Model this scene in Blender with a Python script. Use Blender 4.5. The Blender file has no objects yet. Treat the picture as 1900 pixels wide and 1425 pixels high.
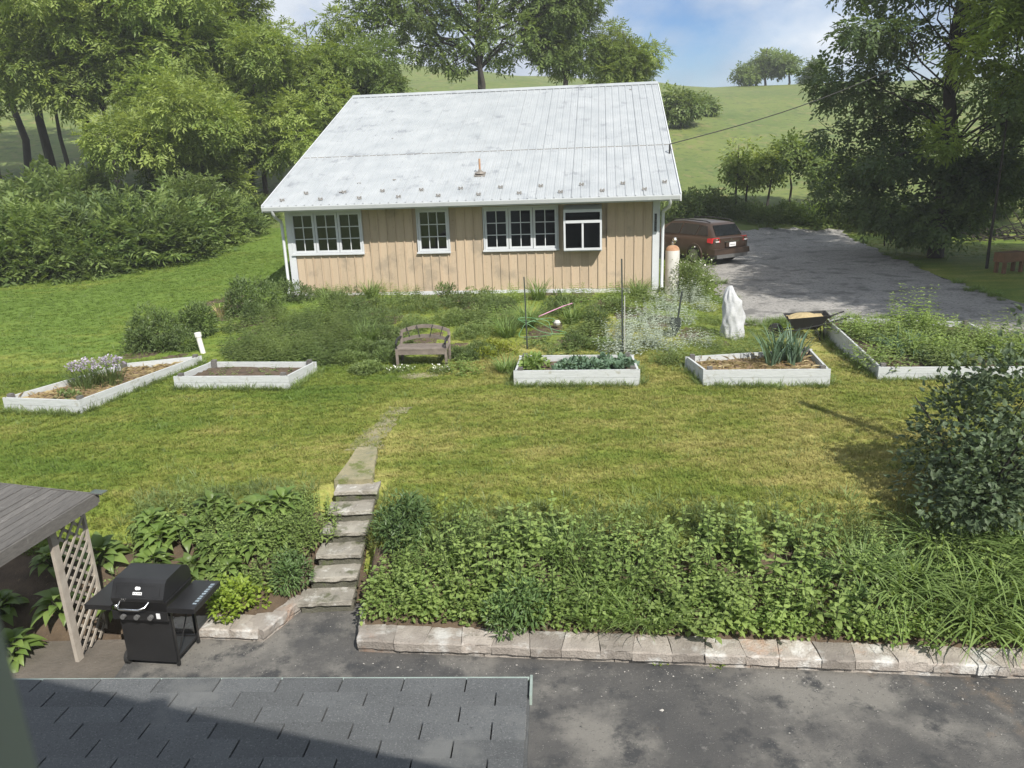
import bpy, math, random
import numpy as np
from mathutils import Vector, Matrix
random.seed(7); rng = np.random.default_rng(7)
S = bpy.context.scene; COL = S.collection
rad = math.radians
# ------------------------------------------------------------------ camera
FP, CX, CY = 1427., 950., 712.5            # focal length and centre in photograph pixels
def _rx(a): c, s = math.cos(a), math.sin(a); return np.array([[1,0,0],[0,c,-s],[0,s,c]])
def _rz(a): c, s = math.cos(a), math.sin(a); return np.array([[c,-s,0],[s,c,0],[0,0,1]])
RC = _rx(rad(90-16.5)) @ _rz(rad(-2.1)); CAMP = np.array([0., 0., 5.])
cd = bpy.data.cameras.new('camera'); cam = bpy.data.objects.new('camera', cd); COL.objects.link(cam)
cd.sensor_width = 36; cd.lens = 36*FP/1900; cd.clip_start = .02; cd.clip_end = 6000
cam.matrix_world = Matrix.Translation(CAMP) @ Matrix(RC.tolist()).to_4x4()
cd.dof.use_dof = True; cd.dof.focus_distance = 14; cd.dof.aperture_fstop = 11
S.camera = cam
# ------------------------------------------------------------------ light
SUN_EL, SUN_AZ = 45., 152.                 # azimuth clockwise from +Y
sdir = Vector((math.sin(rad(SUN_AZ))*math.cos(rad(SUN_EL)), math.cos(rad(SUN_AZ))*math.cos(rad(SUN_EL)), math.sin(rad(SUN_EL))))
sl = bpy.data.lights.new('sun', 'SUN'); sl.energy = 4.3; sl.angle = rad(.53); sl.color = (1, .95, .86)
so = bpy.data.objects.new('sun', sl); COL.objects.link(so); so.rotation_euler = sdir.to_track_quat('Z', 'Y').to_euler()
so.location = (20, -30, 40)
W = bpy.data.worlds.new('World'); S.world = W; W.use_nodes = True
nt = W.node_tree; nt.nodes.clear(); N_ = nt.nodes.new; LK = nt.links.new
wo = N_('ShaderNodeOutputWorld'); bg = N_('ShaderNodeBackground'); bg.inputs[1].default_value = .115
sky = N_('ShaderNodeTexSky'); sky.sky_type = 'NISHITA'; sky.sun_disc = False
sky.sun_elevation = rad(SUN_EL); sky.sun_rotation = rad(SUN_AZ); sky.altitude = 300; sky.dust_density = .6; sky.ozone_density = 2.5
tc = N_('ShaderNodeTexCoord'); mp = N_('ShaderNodeMapping'); mp.inputs['Location'].default_value = (5.2, 2.2, .1); mp.inputs['Rotation'].default_value = (0, 0, rad(25)); mp.inputs['Scale'].default_value = (1, 1, 1.7)
n1 = N_('ShaderNodeTexNoise'); n1.inputs['Scale'].default_value = 2.1; n1.inputs['Detail'].default_value = 9; n1.inputs['Roughness'].default_value = .55
r1 = N_('ShaderNodeValToRGB'); r1.color_ramp.elements[0].position = .35; r1.color_ramp.elements[1].position = .47
n2 = N_('ShaderNodeTexNoise'); n2.inputs['Scale'].default_value = 4.5; n2.inputs['Detail'].default_value = 6
r2 = N_('ShaderNodeValToRGB'); r2.color_ramp.elements[0].position = .33; r2.color_ramp.elements[1].position = .66
r2.color_ramp.elements[0].color = (2.3, 2.7, 3.4, 1); r2.color_ramp.elements[1].color = (5.3, 5.6, 5.9, 1)
mx = N_('ShaderNodeMix'); mx.data_type = 'RGBA'
LK(tc.outputs['Generated'], mp.inputs[0]); LK(mp.outputs[0], n1.inputs['Vector']); LK(mp.outputs[0], n2.inputs['Vector'])
LK(n1.outputs[0], r1.inputs[0]); LK(n2.outputs[0], r2.inputs[0]); LK(r1.outputs[0], mx.inputs[0])
hs_ = N_('ShaderNodeHueSaturation'); hs_.inputs['Hue'].default_value = .515; hs_.inputs['Saturation'].default_value = 1.4; hs_.inputs['Value'].default_value = .6; LK(sky.outputs[0], hs_.inputs['Color']); LK(hs_.outputs[0], mx.inputs[6]); LK(r2.outputs[0], mx.inputs[7]); LK(mx.outputs[2], bg.inputs[0]); LK(bg.outputs[0], wo.inputs[0])
S.view_settings.view_transform = 'Standard'; S.view_settings.look = 'None'; S.view_settings.exposure = 0.74
S.view_settings.gamma = 1; S.view_settings.use_curve_mapping = False
S.render.engine = 'CYCLES'; S.cycles.max_bounces = 6; S.cycles.transparent_max_bounces = 12

# ------------------------------------------------------------------ terrain
def smooth(a, b, v): t = np.clip((v-a)/(b-a), 0, 1); return t*t*(3-2*t)
def wall_y(x): return np.where(x > -1.79, 7.03-.126*(x+1.74), np.where(x > -2.5, 7.86, np.where(x > -2.8, 7.3+(x+2.8)*2.2, 7.33)))
def hill_z(x): return 5+110*np.tan(np.radians(np.interp(x, [-80,-45,-18,0,27,45,100], [7.6,7.2,6.5,5.5,4.15,4.05,4.4])))
def h(x, y):
    x = np.asarray(x, float); y = np.asarray(y, float)
    lawn = .9+.045*(np.minimum(y, 40)-9.4) + .02*np.sin(x*.9+1.3)*np.sin(y*.7)
    g = smooth(3.0, 6.4, x)*smooth(11.5, 16, y)
    lawn = lawn*(1-g)+(.86+.01*np.sin(x*1.3+y))*g
    yb = wall_y(x)+.22; yt = np.where(x > -1.95, 9.15-.1*(x+1.74), 9.25)
    t = np.clip((y-yb)/(yt-yb), 0, 1); t = np.where(x > -1.95, t**.85, t)
    z = np.where(y < yb, -.06, .12+(lawn-.12)*t)
    z = np.where(y > yt, lawn, z)
    st = (x > -2.58+.1*(y-7.84)) & (x < -1.84+.1*(y-7.84)) & (y > 7.6) & (y < 9.42)
    z = np.where(st, np.minimum(z, (y-7.84)*.535-.12), z)
    th = (y-37)/(110-37); hz = hill_z(x)
    zz = lawn+(hz-lawn)*(1-(1-np.clip(th,0,1))**1.25) + smooth(38,50,y)*(.25*np.sin(x*.23+1)*np.sin(y*.17)+.12*np.sin(x*.7)*np.sin(y*.5+x*.2))
    zz = np.where(y > 110, hz-(y-110)*.06-.6*smooth(110,125,y), zz)
    z = np.where(y > 37, zz, z)
    z = np.maximum(z, -60)
    return z
def ray(px, py): return RC @ np.array([(px-CX)/FP, -(py-CY)/FP, -1.])
def atz(px, py, z): d = ray(px, py); return CAMP+d*(z-CAMP[2])/d[2]
def aty(px, py, y): d = ray(px, py); return CAMP+d*(y/d[1])
def at(px, py):
    d = ray(px, py); t = np.concatenate([np.linspace(3, 30, 1400), np.linspace(30.05, 200, 2200)])
    p = CAMP+d*t[:, None]; k = np.nonzero(p[:, 2] < h(p[:, 0], p[:, 1]))[0]
    q = p[k[0]] if len(k) else p[-1]
    return np.array([q[0], q[1], float(h(q[0], q[1]))])

# ------------------------------------------------------------------ materials
def nodes(name):
    m = bpy.data.materials.new(name); m.use_nodes = True; t = m.node_tree
    return m, t, t.nodes['Principled BSDF'], t.nodes['Material Output']
def ramp(t, stops):
    r = t.nodes.new('ShaderNodeValToRGB'); e = r.color_ramp.elements
    while len(e) < len(stops): e.new(.5)
    for el, (p, c) in zip(e, stops): el.position = p; el.color = (*c, 1)
    return r
def noise(t, coord, scale, detail=6, rough=.6, sc=None):
    n = t.nodes.new('ShaderNodeTexNoise'); n.inputs['Scale'].default_value = scale; n.inputs['Detail'].default_value = detail; n.inputs['Roughness'].default_value = rough
    if sc:
        mpn = t.nodes.new('ShaderNodeMapping'); mpn.inputs['Scale'].default_value = sc; t.links.new(coord, mpn.inputs[0]); coord = mpn.outputs[0]
    t.links.new(coord, n.inputs['Vector']); return n.outputs[0]
def mix(t, f, a, b, mode='MIX'):
    n = t.nodes.new('ShaderNodeMix'); n.data_type = 'RGBA'; n.blend_type = mode
    for i, v in ((0, f), (6, a), (7, b)):
        if isinstance(v, (int, float)): n.inputs[i].default_value = v
        elif isinstance(v, tuple): n.inputs[i].default_value = (*v, 1)
        else: t.links.new(v, n.inputs[i])
    return n.outputs[2]
def pos(t, world=True):
    if world: return t.nodes.new('ShaderNodeNewGeometry').outputs['Position']
    return t.nodes.new('ShaderNodeTexCoord').outputs['Object']
def mat(name, a, b=None, scale=8, rough=.8, spots=None, bump=0, bscale=60, sc=None, metal=0, spec=.5, rnd=0):
    """base colours a..b blended by noise; spots = (colour, scale, threshold)"""
    m, t, P, O = nodes(name); c = pos(t)
    b = b or tuple(v*.8 for v in a)
    col = ramp(t, [(.3, a), (.7, b)]); t.links.new(noise(t, c, scale, sc=sc), col.inputs[0]); out = col.outputs[0]
    if spots:
        for (scol, ss, th) in spots:
            r = ramp(t, [(th, (0,0,0)), (min(th+.1, 1), (1,1,1))]); t.links.new(noise(t, c, ss, 8, .65), r.inputs[0]); out = mix(t, r.outputs[0], out, scol)
    if rnd:
        oi = t.nodes.new('ShaderNodeObjectInfo'); r = ramp(t, [(0, (1-rnd,)*3), (1, (1+rnd,)*3)]); t.links.new(oi.outputs['Random'], r.inputs[0]); out = mix(t, 1., out, r.outputs[0], 'MULTIPLY')
    t.links.new(out, P.inputs['Base Color']); P.inputs['Roughness'].default_value = rough; P.inputs['Metallic'].default_value = metal
    P.inputs['Specular IOR Level'].default_value = spec
    if bump:
        bn = t.nodes.new('ShaderNodeBump'); bn.inputs['Strength'].default_value = bump; bn.inputs['Distance'].default_value = .02
        t.links.new(noise(t, c, bscale, 8, .65, sc=sc), bn.inputs['Height']); t.links.new(bn.outputs[0], P.inputs['Normal'])
    return m
def leafmat(name, a, b, trans=.35, rough=.5, vscale=1.2, var=.35, spec=.35):
    """leaf colour from per-leaf 'tint' between a and b, plus broad noise; some light passes through"""
    m, t, P, O = nodes(name); at_ = t.nodes.new('ShaderNodeAttribute'); at_.attribute_name = 'tint'
    r = ramp(t, [(0, a), (1, b)]); t.links.new(at_.outputs['Fac'], r.inputs[0])
    v = ramp(t, [(.3, (1-var,)*3), (.7, (1+var,)*3)]); t.links.new(noise(t, pos(t), vscale, 3), v.inputs[0])
    col = mix(t, 1., r.outputs[0], v.outputs[0], 'MULTIPLY'); t.links.new(col, P.inputs['Base Color'])
    P.inputs['Roughness'].default_value = rough; P.inputs['Specular IOR Level'].default_value = spec
    tr = t.nodes.new('ShaderNodeBsdfTranslucent'); tcol = mix(t, 1., col, (1.25, 1.2, .5), 'MULTIPLY'); t.links.new(tcol, tr.inputs[0])
    ms = t.nodes.new('ShaderNodeMixShader'); ms.inputs[0].default_value = trans
    t.links.new(P.outputs[0], ms.inputs[1]); t.links.new(tr.outputs[0], ms.inputs[2]); t.links.new(ms.outputs[0], O.inputs[0]); return m
def lawn_mat(name, blade):
    m, t, P, O = nodes(name); c = pos(t)
    green, mid, yel = (.125, .195, .034), (.215, .255, .052), (.365, .335, .12)
    big = noise(t, c, .33, 4, .55); med = noise(t, c, 1.5, 7, .7, sc=(.45, 1.7, 1)); fine = noise(t, c, 14, 6, .7)
    r = ramp(t, [(.38, green), (.52, mid), (.66, yel)])
    a = t.nodes.new('ShaderNodeMath'); a.operation = 'MULTIPLY_ADD'; t.links.new(med, a.inputs[0]); a.inputs[1].default_value = .55
    b2 = t.nodes.new('ShaderNodeMath'); b2.operation = 'MULTIPLY_ADD'; t.links.new(big, b2.inputs[0]); b2.inputs[1].default_value = .5
    t.links.new(b2.outputs[0], a.inputs[2])
    # the middle of the lawn in front of the beds is drier than the sides
    sp = t.nodes.new('ShaderNodeSeparateXYZ'); t.links.new(c, sp.inputs[0])
    mr = t.nodes.new('ShaderNodeMapRange'); t.links.new(sp.outputs[0], mr.inputs[0]); mr.inputs[1].default_value = -6.5; mr.inputs[2].default_value = -1; mr.inputs[3].default_value = -.085; mr.inputs[4].default_value = .03
    mr2 = t.nodes.new('ShaderNodeMapRange'); t.links.new(sp.outputs[1], mr2.inputs[0]); mr2.inputs[1].default_value = 15; mr2.inputs[2].default_value = 20; mr2.inputs[3].default_value = 0; mr2.inputs[4].default_value = -.09
    s1 = t.nodes.new('ShaderNodeMath'); t.links.new(mr.outputs[0], s1.inputs[0]); t.links.new(mr2.outputs[0], s1.inputs[1]); t.links.new(s1.outputs[0], b2.inputs[2])
    if blade:
        at_ = t.nodes.new('ShaderNodeAttribute'); at_.attribute_name = 'tint'
        f2 = t.nodes.new('ShaderNodeMath'); f2.operation = 'MULTIPLY_ADD'; t.links.new(at_.outputs['Fac'], f2.inputs[0]); f2.inputs[1].default_value = .22; f2.inputs[2].default_value = -.11
        s2 = t.nodes.new('ShaderNodeMath'); t.links.new(a.outputs[0], s2.inputs[0]); t.links.new(f2.outputs[0], s2.inputs[1]); t.links.new(s2.outputs[0], r.inputs[0]); col = r.outputs[0]
    else:
        t.links.new(a.outputs[0], r.inputs[0]); v = ramp(t, [(.3, (.55,.55,.5)), (.7, (1.15,1.15,1.1))]); t.links.new(fine, v.inputs[0]); col = mix(t, 1., r.outputs[0], v.outputs[0], 'MULTIPLY')
    t.links.new(col, P.inputs['Base Color']); P.inputs['Roughness'].default_value = .75; P.inputs['Specular IOR Level'].default_value = .2
    if blade:
        tr = t.nodes.new('ShaderNodeBsdfTranslucent'); t.links.new(col, tr.inputs[0]); ms = t.nodes.new('ShaderNodeMixShader'); ms.inputs[0].default_value = .3
        t.links.new(P.outputs[0], ms.inputs[1]); t.links.new(tr.outputs[0], ms.inputs[2]); t.links.new(ms.outputs[0], O.inputs[0])
    else:
        bn = t.nodes.new('ShaderNodeBump'); bn.inputs['Strength'].default_value = .6; bn.inputs['Distance'].default_value = .03; t.links.new(noise(t, c, 30, 8, .7), bn.inputs['Height']); t.links.new(bn.outputs[0], P.inputs['Normal'])
    return m
def glass_mat(name, tint=(.75, .8, .8)):
    m, t, P, O = nodes(name); g = t.nodes.new('ShaderNodeBsdfGlossy'); g.inputs['Roughness'].default_value = .03; g.inputs[0].default_value = (.9, .95, 1, 1)
    tp = t.nodes.new('ShaderNodeBsdfTransparent'); tp.inputs[0].default_value = (*tint, 1)
    fr = t.nodes.new('ShaderNodeFresnel'); fr.inputs[0].default_value = 1.6; ms = t.nodes.new('ShaderNodeMixShader')
    t.links.new(fr.outputs[0], ms.inputs[0]); t.links.new(tp.outputs[0], ms.inputs[1]); t.links.new(g.outputs[0], ms.inputs[2]); t.links.new(ms.outputs[0], O.inputs[0]); return m
M = {}
M['lawn'] = lawn_mat('lawn', False); M['blade'] = lawn_mat('lawn_blade', True)
M['pasture'] = mat('pasture', (.075,.115,.022), (.135,.165,.038), .12, .85, [((.065,.1,.022), .5, .55), ((.16,.15,.055), 1.1, .54), ((.05,.08,.018), 1.9, .54), ((.13,.14,.045), 5, .56)], .8, 3)
M['soil'] = mat('soil', (.06,.042,.028), (.11,.078,.05), 6, .95, [((.2,.15,.09), 22, .62)], .8, 40)
M['mulch'] = mat('mulch', (.15,.1,.055), (.27,.19,.1), 9, .95, [((.06,.04,.025), 14, .55), ((.34,.26,.15), 30, .62)], .9, 50)
M['straw'] = mat('straw', (.31,.27,.17), (.17,.17,.1), 5, .95, [((.12,.14,.04), 4, .52), ((.16,.16,.14), 6, .58), ((.4,.34,.21), 30, .6)], .8, 60)
M['asphalt'] = mat('asphalt', (.06,.06,.061), (.115,.11,.104), 1.1, .85, [((.2,.19,.172), .5, .5), ((.18,.14,.105), .75, .6), ((.05,.051,.053), 2.6, .53), ((.24,.23,.215), 5, .62), ((.055,.055,.056), 26, .58), ((.24,.23,.215), 42, .6)], 1, 90)
M['gravel'] = mat('gravel', (.24,.232,.222), (.32,.31,.295), .8, .95, [((.1,.098,.095), 14, .53), ((.14,.137,.132), 1.2, .52), ((.32,.32,.31), 30, .62), ((.13,.14,.07), .55, .68)], .9, 45)
M['dirt'] = mat('dirt', (.085,.075,.062), (.15,.13,.11), 3, .95, [((.22,.2,.18), 25, .63)], .9, 30)
M['roof'] = mat('painted_metal', (.29,.312,.33), (.37,.39,.405), 1.6, .42, [((.22,.235,.255), 1.7, .58), ((.26,.26,.265), 9, .6), ((.2,.205,.21), 30, .66)], .05, 30, spec=.5)
M['roofdark'] = mat('rusted_lap', (.12,.11,.1), (.3,.27,.24), 6, .8)
M['white'] = mat('white_paint', (.54,.56,.585), (.48,.5,.525), 3, .5)
M['bedwhite'] = mat('weathered_white_boards', (.5,.52,.53), (.4,.42,.42), 5, .75, [((.33,.33,.29), 7, .58), ((.22,.2,.15), 2.5, .66)], .4, 20, sc=(1,1,9))
M['siding'] = mat('tan_siding', (.47,.37,.265), (.41,.325,.23), 4, .8, [((.27,.205,.14), 16, .62), ((.33,.27,.2), 1.3, .56)], .5, 30, sc=(7,7,.5), rnd=.08)
M['concrete'] = mat('pale_concrete', (.55,.55,.53), (.42,.42,.4), 5, .9)
M['block'] = mat('landscape_block', (.36,.325,.29), (.25,.22,.195), 5, .92, [((.5,.49,.47), 2.6, .53), ((.33,.22,.16), 1.6, .58), ((.16,.145,.12), 7, .6)], .9, 45, rnd=.28)
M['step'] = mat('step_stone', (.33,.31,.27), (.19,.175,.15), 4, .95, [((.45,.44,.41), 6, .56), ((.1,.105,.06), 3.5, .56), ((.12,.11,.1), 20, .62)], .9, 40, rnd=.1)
M['shingle'] = mat('asphalt_shingle', (.125,.132,.137), (.095,.101,.106), 3, .95, [((.2,.205,.21), 120, .55), ((.055,.059,.062), 90, .57), ((.16,.165,.165), 1.6, .58)], .7, 260, rnd=.13)
M['roofdeck'] = mat('roof_felt', (.03,.03,.032), None, 5, .95)
M['drip'] = mat('drip_edge', (.3,.36,.33), (.2,.25,.23), 10, .6)
M['greywood'] = mat('weathered_wood', (.17,.16,.15), (.1,.095,.09), 6, .9, [((.28,.27,.25), 14, .63), ((.5,.5,.47), 9, .71)], .8, 30, sc=(9,.7,9), rnd=.15)
M['lattice'] = mat('lattice_wood', (.38,.345,.3), (.27,.235,.2), 8, .9, rnd=.15)
M['bench'] = mat('bench_wood', (.2,.17,.145), (.12,.1,.085), 7, .9, None, .5, 30, rnd=.12)
M['black'] = mat('black_enamel', (.012,.012,.013), (.02,.02,.021), 5, .38)
M['blackm'] = mat('black_iron', (.02,.02,.02), None, 8, .7)
M['logo'] = mat('white_print', (.75,.76,.78), None, 5, .5)
M['bluegrey'] = mat('pale_print', (.32,.4,.46), (.1,.12,.14), 60, .6)
M['rim'] = mat('alloy_rim', (.3,.3,.31), None, 5, .5, metal=.5)
M['chrome'] = mat('bright_metal', (.75,.75,.75), None, 5, .22, metal=1)
M['rubber'] = mat('rubber', (.018,.018,.018), None, 8, .85)
M['plastic_grey'] = mat('grey_plastic', (.12,.12,.12), None, 8, .6)
M['bark'] = mat('bark', (.085,.072,.058), (.05,.042,.034), 5, .95, None, 1, 14, sc=(3,3,.6))
M['barkdark'] = mat('dark_bark', (.05,.044,.038), (.03,.026,.022), 5, .95, None, 1, 14, sc=(3,3,.6))
M['stem'] = mat('green_stem', (.07,.1,.03), None, 8, .8)
M['housewall'] = mat('house_siding', (.55,.57,.55), None, 2, .7)
M['trim'] = mat('grey_green_trim', (.36,.42,.4), (.3,.35,.335), 6, .6)
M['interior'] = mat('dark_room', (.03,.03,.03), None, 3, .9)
M['glass'] = glass_mat('window_glass', (.16,.18,.19))
M['carpaint'] = mat('bronze_paint', (.088,.06,.045), (.07,.047,.036), 3, .28, metal=.45)
M['carglass'] = mat('tinted_glass', (.012,.014,.016), None, 3, .06, spec=.8)
M['tail'] = mat('red_lens', (.5,.015,.02), None, 30, .15)
M['lens'] = mat('clear_lens', (.7,.7,.7), None, 30, .15)
M['bag'] = mat('white_sack', (.5,.51,.52), (.38,.39,.41), 5, .6, None, .6, 25)
M['pvc'] = mat('white_pipe', (.75,.74,.72), (.66,.64,.6), 8, .5)
M['tank'] = mat('tank_paint', (.62,.61,.58), (.5,.49,.47), 4, .5)
M['rust'] = mat('rust', (.3,.15,.08), (.42,.27,.17), 7, .8)
M['hose'] = mat('green_hose', (.13,.27,.12), None, 8, .45)
M['pink'] = mat('pink_cord', (.6,.3,.45), None, 8, .5)
M['chips'] = mat('wood_chips', (.32,.25,.13), (.45,.36,.2), 20, .95, None, .8, 60)
M['post'] = mat('dark_steel_post', (.035,.045,.04), None, 8, .6)
M['brownwood'] = mat('brown_wood', (.2,.11,.06), (.12,.07,.04), 4, .9, None, .6, 20)
M['pebble'] = mat('white_pebble', (.6,.58,.54), (.3,.28,.26), 3, .8, rnd=.3)
L = {}
L['walnut'] = leafmat('walnut_leaf', (0.142,0.213,0.050), (0.342,0.414,0.120), .48, .5, .35, .3)
L['walnut2'] = leafmat('walnut_leaf_dark', (0.100,0.157,0.045), (0.236,0.308,0.095), .45, .45, .35, .3)
L['dark'] = leafmat('dark_tree_leaf', (.055,.095,.038), (.145,.205,.075), .38, .5, .4, .35)
L['lime'] = leafmat('lime_leaf', (.16,.24,.04), (.32,.4,.09), .4)
L['under'] = leafmat('underbrush_leaf', (.07,.12,.036), (.21,.28,.085), .4, .5, .5, .4)
L['shrub'] = leafmat('greyish_shrub_leaf', (.045,.078,.04), (.14,.185,.1), .3, .5, 1.6, .3, .35)
L['nettle'] = leafmat('nettle_leaf', (.12,.205,.05), (.3,.39,.125), .42, .5, 1.6, .25)
L['peony'] = leafmat('peony_leaf', (.07,.13,.045), (.16,.235,.085), .3, .4, 1.6, .25)
L['strap'] = leafmat('strap_leaf', (.1,.17,.045), (.25,.34,.12), .4, .45, 1.5, .25)
L['hosta'] = leafmat('hosta_leaf', (.085,.15,.035), (.21,.29,.08), .4, .4, 1.2, .3)
L['limecover'] = leafmat('lime_groundcover_leaf', (.15,.24,.03), (.3,.38,.06), .35, .5, 2, .2)
L['garden'] = leafmat('garden_leaf', (.075,.12,.042), (.185,.25,.09), .35, .5, 1.2, .3)
L['mid'] = leafmat('mid_green_leaf', (.095,.15,.045), (.22,.28,.1), .35, .5, 1.2, .3)
L['pasturetuft'] = leafmat('pasture_tuft', (.075,.105,.025), (.14,.165,.045), .4, .8, .2, .2)
L['yellow'] = leafmat('yellow_green_leaf', (.15,.2,.025), (.3,.32,.045), .3, .5, 2, .2)
L['silver'] = leafmat('silver_leaf', (.2,.25,.19), (.48,.53,.47), .15, .8, 2, .2)
L['blue'] = leafmat('blue_green_leaf', (.07,.13,.08), (.16,.24,.16), .25, .5, 2, .2)
L['flower'] = leafmat('pale_flower', (.6,.6,.55), (.8,.8,.78), .2)
L['lilac'] = leafmat('lilac_flower', (.32,.28,.4), (.55,.5,.6), .2)
L['dry'] = leafmat('dry_stalk', (.28,.22,.12), (.46,.39,.22), .2)

# ------------------------------------------------------------------ mesh building
ORG = {}
class G:
    """collects numpy geometry and links it as ONE mesh object"""
    def __init__(s): s.V = []; s.F = []; s.T = []; s.MI = []; s.n = 0
    def add(s, V, F, tint=.5, mi=0):
        V = np.asarray(V, float).reshape(-1, 3); F = np.asarray(F, int)
        s.V.append(V); s.F.append(F+s.n); s.MI.append(np.full(len(F), mi)); s.n += len(V)
        s.T.append(np.broadcast_to(np.asarray(tint, float), (len(V),)) if np.ndim(tint) == 0 else np.asarray(tint, float)); return s
    def hexa(s, p, mi=0):
        return s.add(p, [[0,3,2,1],[4,5,6,7],[0,1,5,4],[1,2,6,5],[2,3,7,6],[3,0,4,7]], mi=mi)
    def box(s, c, sz, R=None, mi=0, taper=1.):
        a, b, d = [v/2 for v in sz]
        p = np.array([[-a,-b,-d],[a,-b,-d],[a,b,-d],[-a,b,-d],[-a*taper,-b*taper,d],[a*taper,-b*taper,d],[a*taper,b*taper,d],[-a*taper,b*taper,d]])
        if R is not None: p = p @ np.asarray(R).T
        return s.hexa(p+np.asarray(c, float), mi)
    def bar(s, a, b, w, t, up=(0,0,1), mi=0):
        a, b = np.asarray(a, float), np.asarray(b, float); d = b-a; l = np.linalg.norm(d); d = d/l
        u = np.asarray(up, float); sd = np.cross(d, u); sd /= np.linalg.norm(sd); u = np.cross(sd, d)
        return s.box((a+b)/2, (l, w, t), np.array([d, sd, u]).T, mi)
    def tube(s, pts, r, n=8, cap=True, tint=.5, mi=0):
        pts = np.asarray(pts, float); k = len(pts); r = np.broadcast_to(np.asarray(r, float), (k,))
        d = np.gradient(pts, axis=0); d /= np.linalg.norm(d, axis=1)[:, None]+1e-9
        ref = np.array([0,0,1.]) if abs(d[0][2]) < .9 else np.array([1.,0,0])
        u = np.cross(d, ref); u /= np.linalg.norm(u, axis=1)[:, None]+1e-9; v = np.cross(d, u)
        th = np.arange(n)*2*math.pi/n
        V = pts[:, None]+r[:, None, None]*(np.cos(th)[None, :, None]*u[:, None]+np.sin(th)[None, :, None]*v[:, None])
        F = [[i*n+j, i*n+(j+1) % n, (i+1)*n+(j+1) % n, (i+1)*n+j] for i in range(k-1) for j in range(n)]
        s.add(V.reshape(-1, 3), F, tint, mi)
        if cap:
            for i in (0, k-1):
                c = pts[i]; ring = V[i]; s.add(np.vstack([ring, c]), [[j, (j+1) % n, n] for j in range(n)], tint, mi)
        return s
    def lathe(s, c, prof, n=16, mi=0):
        prof = np.asarray(prof, float); th = np.arange(n)*2*math.pi/n
        V = np.stack([prof[:, 0][:, None]*np.cos(th), prof[:, 0][:, None]*np.sin(th), np.broadcast_to(prof[:, 1][:, None], (len(prof), n))], -1).reshape(-1, 3)+np.asarray(c, float)
        return s.add(V, [[i*n+j, i*n+(j+1) % n, (i+1)*n+(j+1) % n, (i+1)*n+j] for i in range(len(prof)-1) for j in range(n)], mi=mi)
    def xf(s, R=None, t=(0,0,0)):
        s.V = [(v @ np.asarray(R).T if R is not None else v)+np.asarray(t, float) for v in s.V]; return s
    def mesh(s, name, mats, smooth_=False, off=(0,0,0)):
        V = np.concatenate(s.V)-np.asarray(off, float); me = bpy.data.meshes.new(name)
        idx = np.concatenate([f.ravel() for f in s.F]); sizes = np.concatenate([np.full(len(f), f.shape[1]) for f in s.F])
        me.vertices.add(len(V)); me.vertices.foreach_set('co', V.ravel().astype(np.float32))
        me.loops.add(len(idx)); me.loops.foreach_set('vertex_index', idx.astype(np.int32))
        me.polygons.add(len(sizes)); me.polygons.foreach_set('loop_start', np.concatenate([[0], np.cumsum(sizes)[:-1]]).astype(np.int32))
        for m_ in (mats if isinstance(mats, (list, tuple)) else [mats]): me.materials.append(m_)
        me.polygons.foreach_set('material_index', np.concatenate(s.MI).astype(np.int32))
        me.polygons.foreach_set('use_smooth', np.full(len(sizes), bool(smooth_)))
        a = me.attributes.new('tint', 'FLOAT', 'POINT'); a.data.foreach_set('value', np.concatenate(s.T).astype(np.float32))
        me.update(calc_edges=True); me.validate(); return me
    def build(s, name, mats, parent=None, smooth_=False, base=None):
        off = ORG[parent.name] if parent else (np.asarray(base, float) if base is not None else np.zeros(3))
        o = bpy.data.objects.new(name, s.mesh(name, mats, smooth_, off)); COL.objects.link(o)
        if parent: o.parent = parent
        else: o.location = off
        ORG[o.name] = off; return o
def tag(o, label=None, cat=None, group=None, kind=None):
    for k, v in (('label', label), ('category', cat), ('group', group), ('kind', kind)):
        if v: o[k] = v
    return o
def thing(name, loc, label, cat, group=None):
    o = bpy.data.objects.new(name, None); COL.objects.link(o); o.location = [float(v) for v in loc]; o.empty_display_size = .2
    ORG[o.name] = np.asarray(loc, float); return tag(o, label, cat, group)
def put(me, name, parent, loc=(0,0,0), rot=None, scale=None):
    o = bpy.data.objects.new(name, me); COL.objects.link(o); o.parent = parent; o.location = [float(v) for v in loc]
    if rot is not None: o.rotation_euler = rot
    if scale is not None: o.scale = scale
    return o
def copy_tree(o, parent=None):
    c = o.copy(); COL.objects.link(c)
    if parent: c.parent = parent
    for ch in list(o.children): copy_tree(ch, c)
    return c
def rot3(rx, ry, rz):
    return np.array((Matrix.Rotation(rz,3,'Z') @ Matrix.Rotation(ry,3,'Y') @ Matrix.Rotation(rx,3,'X')))

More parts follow.
